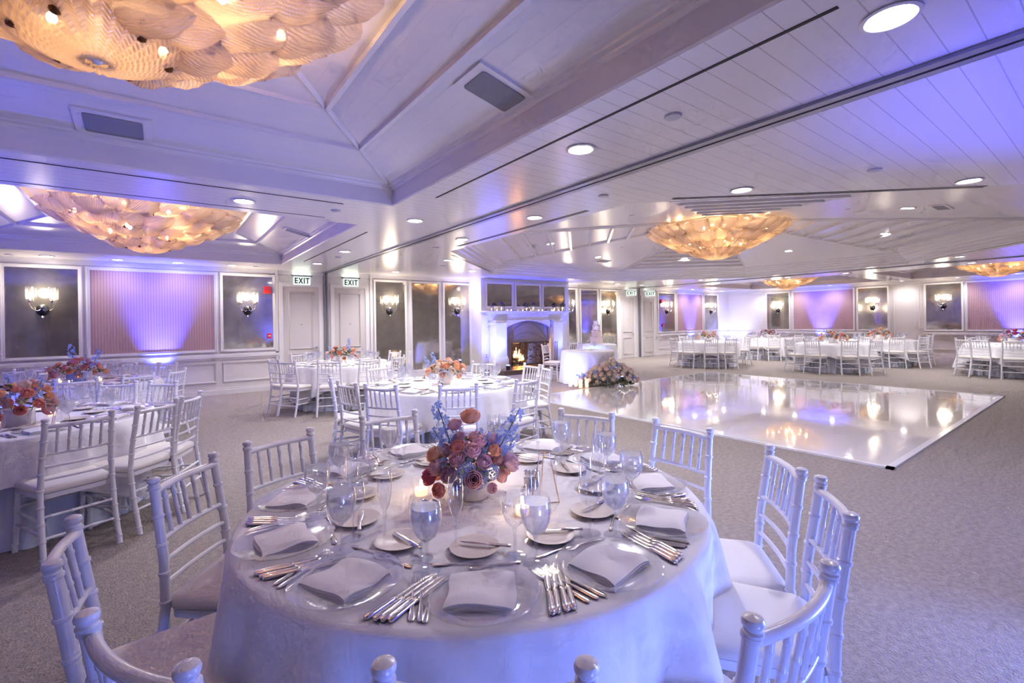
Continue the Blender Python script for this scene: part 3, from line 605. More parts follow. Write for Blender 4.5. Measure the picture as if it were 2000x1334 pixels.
# ------------------------------------------------------------------ chiavari chair
def chair_parts():
    P = []
    for s in (-1, 1):
        pts = [(s*.192, -.275, 0), (s*.187, -.225, .22), (s*.183, -.195, .45), (s*.176, -.205, .62), (s*.168, -.245, .895)]
        b = MB().bamboo(pts, .0165, 14, .105); b.lathe([(.0165, 0), (.0195, .004), (.0195, .008), (.0155, .012), (.0165, .016), (.0205, .020), (.0215, .027), (.0185, .034), (.010, .038), (.0005, .039)], 20, (s*.168, -.246, .884))
        P.append(('back_post', b.mesh('back_post', M['chair'])))
        P.append(('leg', MB().bamboo([(s*.195, .205, 0), (s*.187, .185, .25), (s*.182, .18, .425)], .0165, 10, .1).mesh('front_leg', M['chair'])))
        P.append(('side_stretcher', MB().bamboo([(s*.19, -.235, .19), (s*.19, .19, .19)], .009, 8, .12).bamboo([(s*.187, -.22, .27), (s*.187, .188, .27)], .009, 8, .12).mesh('sstr', M['chair'])))
    def bow(z, y, hw, d, r, nm):
        pts = [(hw*u, y-d*(1-u*u), z) for u in [i/8-1 for i in range(0, 17)]]
        P.append((nm, MB().bamboo(pts, r, 12, .075).mesh(nm, M['chair'])))
    bow(.868, -.238, .168, .028, .014, 'top_rail'); bow(.690, -.212, .172, .02, .010, 'back_rail'); bow(.610, -.203, .175, .016, .009, 'back_rail'); bow(.530, -.198, .178, .012, .009, 'back_rail')
    for i in range(5):
        u = (i-2)/3; P.append(('spindle', MB().bamboo([(u*.168, -.238-.028*(1-u*u), .868), (u*.166, -.212-.02*(1-u*u), .690)], .0085, 8, .07).mesh('spindle', M['chair'])))
    P.append(('front_stretcher', MB().bamboo([(-.19, .195, .30), (.19, .195, .30)], .009, 8, .1).bamboo([(-.188, .19, .36), (.188, .19, .36)], .008, 8, .1).mesh('fstr', M['chair'])))
    P.append(('rear_stretcher', MB().bamboo([(-.188, -.236, .17), (.188, -.236, .17)], .009, 8, .1).bamboo([(-.186, -.218, .30), (.186, -.218, .30)], .009, 8, .1).mesh('rstr', M['chair'])))
    def seatpoly(e=0, n=9):
        o = []
        for cx, cy, q in ((.155, .155, 0), (-.155, .155, 1), (-.135, -.145, 2), (.135, -.145, 3)):
            for i in range(n): a = math.pi/2*(q+i/(n-1)); o.append((cx+(.05+e)*math.cos(a), cy+(.05+e)*math.sin(a)))
        return o
    P.append(('seat_frame', MB().prism(seatpoly(-.004), .405, .435).mesh('seat_frame', M['chair'], True, 50)))
    cb = MB(); n = 36; lv = [(-.008, .436), (.004, .442), (.006, .462), (0, .476), (-.012, .484), (-.05, .490), (-.10, .492), (-.19, .493)]
    for e, z in lv: cb.v += [(x, y, z) for x, y in (seatpoly(e) if e > -.04 else [(x*(1+e*4.5), y*(1+e*4.5)) for x, y in seatpoly(0)])]
    for j in range(len(lv)-1):
        for i in range(n): cb.f.append((j*n+i, j*n+(i+1) % n, (j+1)*n+(i+1) % n, (j+1)*n+i))
    cb.f.append(tuple(range(n))[::-1]); cb.f.append(tuple((len(lv)-1)*n+i for i in range(n)))
    P.append(('seat_cushion', cb.mesh('cushion', M['cushion'], True, 60))); return P
CH = chair_parts()
def chair(x, y, ang, label, group):
    """ang: direction in which the chair faces (degrees)"""
    thing('chiavari_chair', CH, label, 'chair', (x, y, 0), R_(ang-90), group)
# ------------------------------------------------------------------ tables and cloths
TZ = .76; RT = .905
def underlay(seed):
    rnd = random.Random(seed); ph = [rnd.random()*6 for _ in range(3)]
    def fn(u, v):
        a = u*2*math.pi; z = .752*(1-v); f = min(1, v*2.2)
        r = .885-.10*f+.10*max(0, v-.55)+(.022*math.sin(17*a+ph[0])+.016*math.sin(27*a+ph[1]))*min(1, v*1.5)
        return (r*math.cos(a), r*math.sin(a), z+.003)
    return MB().grid(fn, 216, 14).mesh('underlay_cloth', M['under'], True, 180)
def overlay(seed, corners, full=False, drop0=.30, dropc=.62):
    rnd = random.Random(seed); ph = [rnd.random()*6 for _ in range(4)]
    def drop(a):
        d = 0
        for c in corners:
            k_ = abs((a-R_(c)+math.pi) % (2*math.pi)-math.pi); d = max(d, max(0, 1-k_/R_(44))**1.25)
        return (drop0+(dropc-drop0)*d, d)
    b = MB(); n = 288
    b.v.append((0, 0, TZ)); prof = [(.5, 0), (RT-.03, 0), (RT-.008, -.003), (RT, -.012)]
    for r, dz in prof: b.v += [(r*math.cos(2*math.pi*i/n), r*math.sin(2*math.pi*i/n), TZ+dz) for i in range(n)]
    m_ = 12
    for j in range(1, m_+1):
        for i in range(n):
            a = 2*math.pi*i/n; D, k_ = drop(a); 
            if full: D, k_ = .745, .35+.3*math.sin(2*a+ph[0])
            v = j/m_; dz = D*v
            amp = (.036+.06*k_)*v**.75
            r = RT+.010+(.06*k_+.012)*v+amp*math.sin(14*a+ph[0]+1.5*math.sin(3*a))+.4*amp*math.sin(23*a+ph[1])
            if full: r = RT-.005-.06*min(1, v*2)+.10*max(0, v-.5)+(.03*math.sin(15*a+ph[0]+1.2*math.sin(2*a))+.014*math.sin(26*a+ph[1]))*min(1, v*1.4)
            else: r = max(r, RT+.004)
            b.v.append((r*math.cos(a), r*math.sin(a), max(TZ-.012-dz, .012)))
    for i in range(n): b.f.append((0, 1+i, 1+(i+1) % n))
    for j in range(len(prof)-1+m_):
        for i in range(n): b.f.append((1+j*n+i, 1+(j+1)*n+i, 1+(j+1)*n+(i+1) % n, 1+j*n+(i+1) % n))
    return b.mesh('overlay_cloth', M['cloth'], True, 180)
tt = MB().lathe([(.88, .725), (.88, .748)], 40, close=True).mesh('tt', M['wood']); tl = MB().tube([(0, 0, 0), (0, 0, .725)], .02).mesh('tl', M['black'])
def table(x, y, name, corners, seed, full=False, sx=1):
    thing('round_table', [('tabletop', tt)]+[('leg', tl, (.5*cx, .5*cy, 0)) for cx, cy in ((1, 1), (1, -1), (-1, 1), (-1, -1))], f'round folding table hidden under the cloth of {name}', 'table', (x, y, 0))
    single('tablecloth', overlay(seed, corners, full), f'white linen tablecloth over {name}', 'tablecloth', (x, y, 0))
    if not full: single('floor_length_tablecloth', underlay(seed), f'bluish floor length undercloth beneath the white cloth of {name}', 'tablecloth', (x, y, 0))
TB = {
 'T0': (1.06, 1.67, 'the foreground table'), 'T1': (2.69, 4.92, 'the middle table'), 'T2': (2.69, 8.95, 'the EXIT door table'),
 'T3': (-.97, 5.31, 'the left edge table'), 'T4': (-.93, 8.45, 'the pink panel table'),
 'TA': (14.0, 8.2, 'the left far side table'), 'TB': (17.9, 8.1, 'the far corner table'), 'TC': (14.9, 5.0, 'the central far side table'),
 'TD': (17.7, 4.7, 'the blank wall table'), 'TE': (16.6, 1.75, 'the right edge table')}
def bear(x, y): return math.degrees(math.atan2(-y, -x))   # direction from a point to the camera
CORN = {'T0': (-118, -70, 38, 133), 'T1': (-75, 15, 105, 195), 'T2': (-60, 30, 120, 210), 'T3': (-35, 55, 145, 235), 'T4': (-30, 60, 150, 240),
        'TA': (-110, -20, 70, 160), 'TB': (-130, -40, 50, 140), 'TC': (-125, -35, 55, 150), 'TD': (-120, -30, 60, 150), 'TE': (-165, -75, 15, 105)}
for i, (k_, (x, y, nm)) in enumerate(TB.items()): table(x, y, nm, CORN[k_], i+3)
# ------------------------------------------------------------------ chairs
for px, py, face, l in ((2.02, .86, 132, 'white chiavari chair right of the foreground table, behind the two nearest right ones'), (1.71, .58, 122, 'white chiavari chair at right with its tall back seen beside another'),
        (1.05, .43, 88, 'white chiavari chair in the lower right corner region, back toward camera'), (.42, .65, 52, 'white chiavari chair at bottom centre, only its top rail in view'),
        (-.05, 1.10, 27, 'white chiavari chair at the bottom left corner, cut by the frame'), (-.22, 1.74, 0, 'white chiavari chair at the left edge with slanting back, nearest left'),
        (.07, 2.33, -38, 'white chiavari chair left of the foreground table with its cushion in view'), (.48, 2.65, -70, 'white chiavari chair behind the left part of the foreground table'),
        (1.14, 2.83, -95, 'white chiavari chair behind the goblets at the back of foreground table'), (2.12, 2.07, -156, 'white chiavari chair behind the goblets right of the flowers'),
        (2.25, 1.48, -182, 'white chiavari chair in front of the dance floor, right of the goblets')):
    a = R_(face); chair(px+.245*math.cos(a), py+.245*math.sin(a), face, l, 'chairs around the foreground table')
def solve(tx, ty, px, far, r=1.27):
    best = None; cb_ = math.atan2(-ty, -tx)
    for i in range(720):
        a = math.pi*i/360; d = math.cos(a-cb_)
        if (d > -.05) == far and abs(d) > .05: continue
        x, y = tx+r*math.cos(a), ty+r*math.sin(a); v = Vector((x, y, -.6))
        fwd = v.dot(fw)
        if fwd < .2: continue
        q = 1000+FPX*v.dot(r2)/fwd; e = abs(q-px)
        if best is None or e < best[0]: best = (e, a)
    return best[1]
SIDE = {
 'T1': ([644, 678, 743, 895, 1030], [738, 944, 1039, 1068]), 'T2': ([534, 561, 642, 722, 778], [584, 771, 804]),
 'T3': ([154, 308, 372], [232, 318, -40]), 'T4': ([150, 271, 346], [60, 287, 328]),
 'TA': ([1315, 1343, 1389, 1428], [1460, 1335, 1440]), 'TB': ([1469, 1512, 1560], [1470, 1530]), 'TC': ([1541, 1585, 1660, 1712], [1560, 1600, 1690]),
 'TD': ([1690, 1752, 1805], [1700, 1817]), 'TE': ([1880, 1913, 1980], [1900])}
ORD = ['leftmost', 'second from left', 'third from left', 'fourth from left', 'fifth from left', 'sixth from left']
for k_, (near, farl) in SIDE.items():
    x, y, nm = TB[k_]
    for far, lst in ((False, sorted(near)), (True, sorted(farl))):
        for i, px in enumerate(lst):
            a = solve(x, y, px, far); r = 1.03
            chair(x+r*math.cos(a), y+r*math.sin(a), math.degrees(a)+180, f"white chiavari chair, {ORD[i]} on the {'far' if far else 'near'} side of {nm}", f'chairs around {nm}')
#@@SECTION tableware
# ------------------------------------------------------------------ tableware
def lat(prof, m_, n=20, nm='lathe'): return MB().lathe(prof, n).mesh(nm, m_)
G = M['glass']
def stemware(foot, stem, bowl, water=None, n=20):
    """foot radius, stem height, bowl profile [(r, z above stem)]; returns parts"""
    P = [('foot', lat([(.0005, .003), (foot*.4, .003), (foot, .0015), (foot, .0), (.0005, 0)], G, n, 'foot')),
         ('stem', lat([(.008, .003), (.0045, .012), (.0038, stem*.6), (.006, stem)], G, 10, 'stem')),
         ('glass_bowl', lat([(.0045, stem-.002)]+[(r, stem+z) for r, z in bowl], G, n, 'bowl'))]
    if water:
        wp = [(r*.94, stem+z+.002) for r, z in bowl if z <= water]; P.append(('water', lat([(.0005, stem+.003)]+wp+[(.0005, wp[-1][1])], M['water'], n, 'water')))
    return P
GOB = stemware(.036, .075, [(.012, .004), (.028, .018), (.038, .040), (.042, .065), (.040, .090), (.036, .108)], .095)
WIN = stemware(.035, .085, [(.010, .004), (.026, .02), (.036, .045), (.037, .065), (.033, .090), (.030, .102)])
FLU = stemware(.030, .085, [(.006, .006), (.016, .03), (.023, .06), (.024, .10), (.021, .135)])
ALLG = {'GOB': GOB, 'WIN': WIN, 'FLU': FLU}
def flat(P):  # the glass as one mesh for tables too far to show its parts (the water stays a part)
    b = MB()
    for q in P:
        if q[0] == 'water': continue
        me = q[1]; k0 = len(b.v); b.v += [tuple(v.co) for v in me.vertices]; b.f += [tuple(k0+i for i in p.vertices) for p in me.polygons]
    return b.mesh('glassware', G), [q for q in P if q[0] == 'water']
GOBF, WINF, FLUF = flat(GOB), flat(WIN), flat(FLU)
CHG = MB().lathe([(.0005, .004), (.09, .004), (.105, .008), (.150, .014), (.155, .016), (.152, .018), (.104, .012), (.09, .008), (.0005, .008)], 40).mesh('charger', M['charger'])
BRD = MB().lathe([(.0005, .003), (.045, .003), (.05, .006), (.078, .013), (.080, .015), (.076, .0155), (.05, .009), (.0005, .007)], 32).mesh('bread', M['china'])
def napkin(seed):
    rnd = random.Random(seed); b = MB(); p = [rnd.random()*6 for _ in range(4)]
    def top(z, e):
        return lambda u, v: ((u-.5)*(.185+e)+.004*math.sin(v*6+p[0]), (v-.5)*(.168+e)+.005*math.sin(u*5+p[1]), z+.004*math.sin(u*5+p[2])*math.sin(v*4+p[3])+.003*math.cos(v*7+p[0])-.006*((abs(u-.5)*2)**6+(abs(v-.5)*2)**6))
    for L_ in range(3):
        z = .007+.006*L_; b.grid(top(z, -.004*L_), 10, 10); k0 = len(b.v)
        lo = top(z-.005, -.004*L_)
        for a, c in (((0, 0), (1, 0)), ((1, 0), (1, 1)), ((1, 1), (0, 1)), ((0, 1), (0, 0))):
            for i in range(10):
                q = [((a[0]+(c[0]-a[0])*t), (a[1]+(c[1]-a[1])*t)) for t in (i/10, (i+1)/10)]; hi = top(z, -.004*L_)
                b.quad(lo(*q[0]), lo(*q[1]), hi(*q[1]), hi(*q[0]))
    return b.mesh('napkin', M['napkin'], True, 60)
NAP = [napkin(i) for i in range(5)]
def handle(b, y0, y1, w0=.0045, w1=.0095, t=.0035, z=.004):
    L = y1-y0; b.loft([(0, y1, w0, z, t*.8), (0, y0+L*.7, w0*.95, z, t), (0, y0+L*.3, w1*.8, z, t*.9), (0, y0+L*.08, w1, z, t*.8), (0, y0, w1*.6, z, t*.5)]); return b
KNH = MB().loft([(0, -.115, .005, .006, .004), (0, -.112, .0095, .006, .0058), (0, -.09, .0095, .006, .0058), (0, -.03, .0075, .006, .0052), (0, -.015, .0085, .006, .0052), (0, -.01, .005, .005, .003)], 10).mesh('kh', M['silver'])
KNB = MB().loft([(0, -.01, .005, .005, .002), (0, .0, .0085, .005, .0012), (.0005, .06, .0095, .005, .001), (.001, .10, .008, .005, .0008), (.004, .12, .002, .005, .0006)], 8).mesh('kb', M['silver'])
fk = MB(); handle(fk, -.10, .03)
fk.loft([(0, .03, .0045, .004, .0015), (0, .04, .008, .003, .0012), (0, .055, .0115, .004, .0010), (0, .062, .0115, .005, .001)])
for i in range(4): fk.loft([(-.0093+i*.0062, .060, .0017, .005, .0008), (-.0093+i*.0062, .085, .0015, .007, .0008), (-.0093+i*.0062, .098, .0006, .010, .0006)], 6)
FRK = fk.mesh('fork', M['silver'])
sn = MB(); handle(sn, -.09, .03); sn.loft([(0, .03, .004, .004, .0015), (0, .04, .010, .003, .001), (0, .055, .0165, .002, .0012), (0, .075, .0165, .002, .0012), (0, .088, .010, .004, .001), (0, .092, .003, .006, .0008)], 10)
SPN = sn.mesh('spoon', M['silver'])
KPARTS = [('handle', KNH), ('blade', KNB)]
NUM = ['nearest the camera', 'first right of nearest', 'second right of nearest', 'third right of nearest', 'fourth right of nearest', 'fifth right of nearest']
def place_name(k_, n):
    if k_ == 0: return 'nearest place'
    if 2*k_ == n: return 'farthest place'
    side = 'right' if k_ < n/2 else 'left'; i = min(k_, n-k_); return f"place {['', 'one', 'two', 'three', 'four', 'five'][i]} {side} of nearest"
def setting(cx, cy, ang, pn, tn, full, lod=0, seed=0):
    rnd = random.Random(seed); a = R_(ang); T_ = TZ+.001
    def P(r, da): return (cx+r*math.cos(a+R_(da)), cy+r*math.sin(a+R_(da)))
    def put(kind, r, da, dz=0, rot=0): x, y = P(r, da); return (x, y, T_+dz), a+math.pi/2+R_(rot)
    # local +y of flatware points to the table centre
    st = f', {pn}, {tn}'; g = f' on {tn}'
    if lod < 2:
        l, r_ = put('c', .745, 0); single('charger_plate', CHG, 'clear glass charger plate'+st, 'plate', l, r_, 'glass chargers'+g)
        l, r_ = put('n', .745, 0, .006, rnd.uniform(-9, 9)); single('napkin', NAP[seed % 5], 'folded white napkin'+st, 'napkin', l, r_, 'folded napkins'+g)
        l, r_ = put('b', .50, -2, 0); single('bread_plate', BRD, 'small cream bread plate'+st, 'plate', l, r_, 'bread plates'+g)
    else:
        l, r_ = put('n', .745, 0, 0, rnd.uniform(-9, 9)); single('napkin', NAP[seed % 5], 'folded white napkin'+st, 'napkin', l, r_, 'folded napkins'+g)
    if lod < 2:
        nk, nf = (4, 3) if full else (2, 2)
        for i in range(nk):
            l, r_ = put('k', .760, 13.6+i*1.45, 0, rnd.uniform(-3, 3)-6); thing('table_knife', KPARTS, 'silver table knife in the row right of the napkin'+st if len(('silver table knife in the row right of the napkin'+st).split()) <= 16 else 'silver knife'+st, 'knife', l, r_-math.pi*0, 'knives'+g+', '+pn)
        for i in range(nf):
            l, r_ = put('f', .760, -12.2+i*1.75-1.6, 0, rnd.uniform(-7, 7)+5); single('dinner_fork', FRK, 'silver fork'+st, 'fork', l, r_, 'forks'+g+', '+pn)
    if full:
        l, r_ = put('k', .50, 2, .012, 50+rnd.uniform(-30, 30)); l = (l[0], l[1], l[2]+.002); thing('butter_knife', KPARTS, 'butter knife across the bread plate'+st, 'knife', l, r_, 'butter knives'+g, .72)
        l, r_ = put('s', .603, 4, 0, 90+rnd.uniform(-10, 10)); single('dessert_spoon', SPN, 'dessert spoon above the napkin'+st, 'spoon', l, r_, 'dessert spoons'+g, scale=.85)
        l, r_ = put('s', .588, -6, 0, -90+rnd.uniform(-10, 10)); single('dessert_fork', FRK, 'dessert fork above the napkin'+st, 'fork', l, r_, 'dessert forks'+g, scale=.8)
    J = lambda: rnd.uniform(-.008, .008)
    sets = (('GOB', 'water_goblet', 'iced water goblet', .632, 15.3, GOB, GOBF), ('WIN', 'wine_glass', 'empty wine glass', .56, 11, WIN, WINF), ('FLU', 'champagne_flute', 'champagne flute', .50, 21, FLU, FLUF))
    for key, nm, lb, r, da, parts, fl in sets:
        if lod == 2 and key == 'FLU': continue
        x, y = P(r+J(), da+J()*50); sc_ = 1.0 if full else 1.0
        lab_ = lb+(' with ice' if key == 'GOB' else '')+st
        if full: thing(nm, parts, lab_, 'glass', (x, y, T_), rnd.random()*6, nm.replace('_', ' ')+'s'+g, scale=1.12 if key == 'GOB' else 1.05)
        else:
            o = single(nm, fl[0], lab_, 'glass', (x, y, T_), rnd.random()*6, nm.replace('_', ' ')+'s'+g, scale=1.1)
            for q in fl[1]: addpart(o, q)
for k_, (x, y, tn) in TB.items():
    full = k_ == 'T0'; n = 12 if full else 10
    base = -92 if full else math.degrees(math.atan2(-y, -x))+{'T1': 8, 'T2': 0, 'T3': 12, 'T4': -6}.get(k_, 5)
    for i in range(n): setting(x, y, base+360/n*i, place_name(i, n), tn.replace('the ', '') if not full else 'foreground table', full, 0 if full else (1 if k_ in ('T1', 'T2', 'T3', 'T4') else 2), i*7+len(tn))
# ------------------------------------------------------------------ small table things
SHK_G = lat([(.0005, 0), (.017, 0), (.017, .045), (.012, .052)], G, 12, 'shg'); SHK_C = lat([(.013, .05), (.016, .052), (.015, .066), (.006, .072), (.0005, .072)], M['chrome'], 12, 'shc')
SHK_S = {k_: lat([(.0005, .003), (.015, .003), (.015, .036), (.0005, .036)], M[k_], 12, 'sh'+k_) for k_ in ('salt', 'pepper')}
def shakers(x, y, l):
    for i, k_ in enumerate(('salt', 'pepper')):
        thing(k_+'_shaker', [('glass_body', SHK_G), ('cap', SHK_C), (k_, SHK_S[k_])], f'{k_} shaker with chrome cap {l}', 'shaker', (x+.026*i, y-.022*i, TZ+.001))
VG = lat([(.0005, .002), (.030, .002), (.034, .012), (.035, .062), (.036, .065)], M['shade'], 18, 'vg'); VW = lat([(.0005, .004), (.026, .004), (.026, .028), (.0005, .029)], M['wax'], 14, 'vw'); VF = MB().sphere((0, 0, .044), .006, 8, 6, 2).mesh('vf', M['cflame'])
def votive(x, y, l, z=TZ+.001, g=None, s=1, lamp=0):
    thing('votive_candle', [('glass_cup', VG), ('wax', VW), ('flame', VF)], l, 'candle', (x, y, z), group=g, scale=s)
    if lamp: light('POINT', (x, y, z+.09), lamp, (1, .7, .4), .02, name='candle_light')
shakers(.76, 1.57, 'left of the foreground vase'); shakers(1.27, 1.60, 'right of the foreground vase')
votive(.86, 1.80, 'lit votive candle left of the foreground flowers', lamp=.07); votive(1.07, 1.38, 'lit votive candle in front of the foreground vase', lamp=.07); votive(1.20, 1.78, 'lit votive candle right of the foreground flowers', lamp=.07)
for k_ in ('T1', 'T2', 'T3', 'T4', 'TA', 'TB', 'TC', 'TD', 'TE'):
    x, y, tn = TB[k_]
    for i, a in enumerate((20, 140, 260)): votive(x+.24*math.cos(R_(a)), y+.24*math.sin(R_(a)), 'small lit votive candle by the flowers, '+tn, g='votive candles on '+tn)
    if k_ in ('T1', 'T2', 'T3', 'T4'): shakers(x-.2, y-.2, 'by the flowers, '+tn)
def rodstand(x, y, l, s=1, rz=.3):
    b = MB(); r = .0022
    for p, q in (((-.06, 0, 0), (-.02, 0, .21)), ((.06, 0, 0), (.02, .0, .21)), ((0, .09, 0), (0, .02, .21)), ((-.02, 0, .21), (.02, 0, .21)), ((-.06, 0, .003), (.06, 0, .003)), ((-.02, 0, .21), (0, .02, .21)), ((.02, 0, .21), (0, .02, .21))): b.tube([p, q], r, 6)
    thing('table_number_stand', [('gold_rods', b.mesh('rods', M['gold'])), ('card', MB().box(-.05, -.001, .03, .05, .0005, .16).mesh('card', glass_mat('acrylic', body=.1), False))], l, 'stand', (x, y, TZ+.001), rz, scale=s)
rodstand(1.20, 1.40, 'thin rose gold rod stand with clear card right of foreground vase', .95, -.5)
rodstand(-.62, 4.85, 'rose gold card stand at the left edge table beside its flowers', 1.0, .6)
# ------------------------------------------------------------------ flowers
def rosemesh(c, seed, r=.030, open_=1.0):
    rnd = random.Random(seed); b = MB()
    for ring, (n, rr, hh, tilt) in enumerate(((3, .34, 1.12, .0), (4, .56, 1.12, .1), (5, .80, 1.08, .3*open_), (6, 1.05, 1.0, .6*open_))):
        for i in range(n):
            a0 = 2*math.pi*i/n+ring*.7+rnd.uniform(-.15, .15); wd = 2*math.pi/n*1.35
            def fn(u, v, a0=a0, wd=wd, rr=rr, hh=hh, tilt=tilt):
                a = a0+(u-.5)*wd; fi = .15+v*(2.15-.55*tilt)*(1-.10*(abs(u-.5)*2)**3); q = r*rr*math.sin(fi)+r*.10*tilt*max(0, v-.75)*4*.3
                z = r*hh*(1-math.cos(fi))*.82
                return (q*math.cos(a), q*math.sin(a), z+.002*math.sin(u*9+a0))
            b.grid(fn, 5, 5)
    return b.mesh('rose', M[c], True, 180)
def floret(c, r=.016):
    b = MB()
    for i in range(5):
        a = 2*math.pi*i/5
        b.grid(lambda u, v, a=a: (r*v*math.cos(a+(u-.5)*1.15*math.sin(v*math.pi*.8+.3)), r*v*math.sin(a+(u-.5)*1.15*math.sin(v*math.pi*.8+.3)), r*.55*v*(1-.6*v)), 3, 3)
    return b
def delph(seed, L=.22, n=16, c='dblue'):
    rnd = random.Random(seed); b = MB()
    for i in range(n):
        t = .35+.65*i/n; a = i*2.4; r = .022*(1.15-t*.6)
        f = floret(c, .017*(1.25-t*.55)); p = Vector((r*math.cos(a), r*math.sin(a), L*t)); mt = Matrix.Translation(p) @ Vector((math.cos(a), math.sin(a), .3)).to_track_quat('Z', 'Y').to_matrix().to_4x4()
        f.xf(mt); k0 = len(b.v); b.v += f.v; b.f += [tuple(k0+q for q in g) for g in f.f]
    return b.mesh('delph', M[c], True, 180), MB().tube([(0, 0, 0), (.004, 0, L*.5), (0, 0, L)], .0018, 6).mesh('dstem', M['stem'])
def leaves(seed, R, h, n, m_='leaf', sz=.03):
    rnd = random.Random(seed); b = MB()
    for i in range(n):
        a = rnd.uniform(0, 6.28); q = R*math.sqrt(rnd.random()); p = Vector((q*math.cos(a), q*math.sin(a), h*(1-(q/R)**2*.8)*rnd.uniform(.3, 1.05)))
        d = (Vector((math.cos(a), math.sin(a), rnd.uniform(-.2, 1.2)))).normalized(); s = d.cross(Vector((rnd.random(), rnd.random(), rnd.random()))).normalized(); L = sz*rnd.uniform(.7, 1.5)
        b.grid(lambda u, v: p+d*(L*v)+s*((u-.5)*L*.55*math.sin(v*math.pi*.93+.1))+Vector((0, 0, -.2*L*v*v+.1*L*abs(u-.5))), 2, 4)
    return b.mesh('leaves', M[m_], True, 180)
def cluster(c, r=.032):
    b = MB(); n = 16
    for i in range(n):
        t = (i+.5)/n; ph = i*2.39996; pol = math.acos(1-1.5*t); v = Vector((math.sin(pol)*math.cos(ph), math.sin(pol)*math.sin(ph), math.cos(pol)))
        f = floret(c, .014); f.xf(Matrix.Translation(v*r) @ v.to_track_quat('Z', 'Y').to_matrix().to_4x4()); k0 = len(b.v); b.v += f.v; b.f += [tuple(k0+q for q in g) for g in f.f]
    return b.mesh('blossom_cluster', M[c], True, 180)
VASE = {k_: MB().lathe([(.0005, 0), (.070, 0), (.074, .006), (.074, .095), (.071, .10), (.066, .098), (.064, .02), (.0005, .018)], 28).mesh('vase', M[c]) for k_, c in (('w', 'ceramic'), ('b', 'dblue'))}
ROSES = {c: [rosemesh(c, i*3+len(c), .030 if i else .026, .8+.3*i) for i in range(2)] for c in ('peach', 'coral', 'rose', 'mauve', 'crimson', 'dblue', 'cream', 'blush')}
ROSES['dblue'] = [cluster('dblue'), cluster('dblue', .026)]
DEL = [delph(i) for i in range(3)]; DELW = delph(5, .2, 12, 'blush'); DELG = delph(6, .24, 14, 'dleaf')
def bouquet(x, y, label, pal, n, seed, R=.125, h=.15, z=TZ, scale=1, dels=(), vase='w', hero=(), ls=1.0):
    rnd = random.Random(seed); root = obj('flower_arrangement', None, loc=(x, y, z+.001), scale=(scale,)*3); tag(root, label, 'flowers')
    obj('vase', VASE[vase], root); obj('foliage', leaves(seed, R*1.05, h*1.15, int(110*ls)), root, (0, 0, .075))
    base = .085
    pts = [(c, p, s) for c, p, s in hero]
    for i in range(n):
        t = (i+.5)/n; ph = i*2.39996; pol = math.acos(1-t*1.15) if t*1.15 < 1.9 else 1.6
        v = Vector((math.sin(pol)*math.cos(ph), math.sin(pol)*math.sin(ph), math.cos(pol))); q = rnd.uniform(.85, 1.12)
        pts.append((rnd.choice(pal), (v.x*R*q, v.y*R*q, base+v.z*h*q), rnd.uniform(.8, 1.2)))
    for c, p, s in pts:
        v = Vector((p[0], p[1], (p[2]-base)*.9+.03)); rot = v.to_track_quat('Z', 'Y').to_euler()
        o = obj('rose_bloom', ROSES[c][rnd.randrange(2)], root, p, tuple(rot), (s,)*3)
    for k_, (dx, dy, lx, ly, s) in enumerate(dels):
        o = obj('flower_stem', DEL[k_ % 3][1] if k_ < 90 else None, root, (dx, dy, base), (ly, lx, 0), (s,)*3); obj('blossoms', DEL[k_ % 3][0], o)
    return root
# lean angles: about y (towards +x) and about x; the camera's right is (cos yaw, -sin yaw)
rx, ry = cy_, -sy_
def lean(side, tow): # side>0 to the picture's right, tow>0 away from the camera
    vx, vy = side*rx+tow*sy_, side*ry+tow*cy_; return (math.atan(vx), -math.atan(vy))
def D(u, v, side, tow, s): # offsets in picture axes
    lx, ly = lean(side, tow); return (u*rx+v*sy_, u*ry+v*cy_, lx, ly, s)
def PT(u, v, z): return (u*rx+v*sy_, u*ry+v*cy_, z)
bouquet(1.02, 1.66, 'tall mixed bouquet of pink, peach and blue flowers on the foreground table', ('rose', 'coral', 'rose', 'mauve', 'crimson', 'peach', 'dblue', 'mauve', 'rose'), 38, 11, .135, .14, scale=1.0,
    dels=[D(-.05, 0, -.30, 0, 1.45), D(.05, 0, .55, .0, 1.45), D(.02, 0, .1, .0, .9), D(-.06, 0, -.5, .1, 1.0), D(-.03, .02, -.12, .1, .9), D(.03, -.02, .25, -.1, .9), D(.08, .04, .7, .1, .9), D(0, -.04, -.05, -.35, .7)],
    hero=[('peach', PT(0, 0, .30), 1.35), ('rose', PT(-.06, 0, .275), 1.15), ('peach', PT(-.13, -.04, .17), 1.1), ('rose', PT(-.12, -.07, .13), 1.2), ('rose', PT(.02, -.14, .11), 1.3), ('mauve', PT(.14, -.02, .13), 1.3), ('coral', PT(-.10, -.12, .07), 1.1)])
bouquet(2.69, 4.92, 'low peach rose bouquet with blue tones on the middle table', ('peach', 'peach', 'blush', 'peach', 'cream', 'peach'), 26, 12, .15, .13, scale=1.25, dels=[D(-.1, 0, -.6, .1, .9), D(-.08, .03, -.3, .2, 1.0), D(0, -.1, -.1, -1.2, .5), D(.03, -.1, .2, -1.4, .5)], vase='w')
bouquet(2.69, 8.95, 'green and coral bouquet on the table before the left EXIT doors', ('peach', 'coral', 'peach', 'blush'), 16, 13, .17, .12, scale=1.35, dels=[D(.06, 0, .2, 0, 1.2), D(-.1, 0, -.5, 0, .8)], ls=2.2)
bouquet(-.88, 5.05, 'peach rose bouquet at the left edge of the photo', ('peach', 'coral', 'peach', 'coral', 'blush'), 30, 14, .15, .15, scale=1.25, dels=[D(-.04, 0, -.1, 0, 1.0), D(.08, 0, .35, 0, 1.0)])
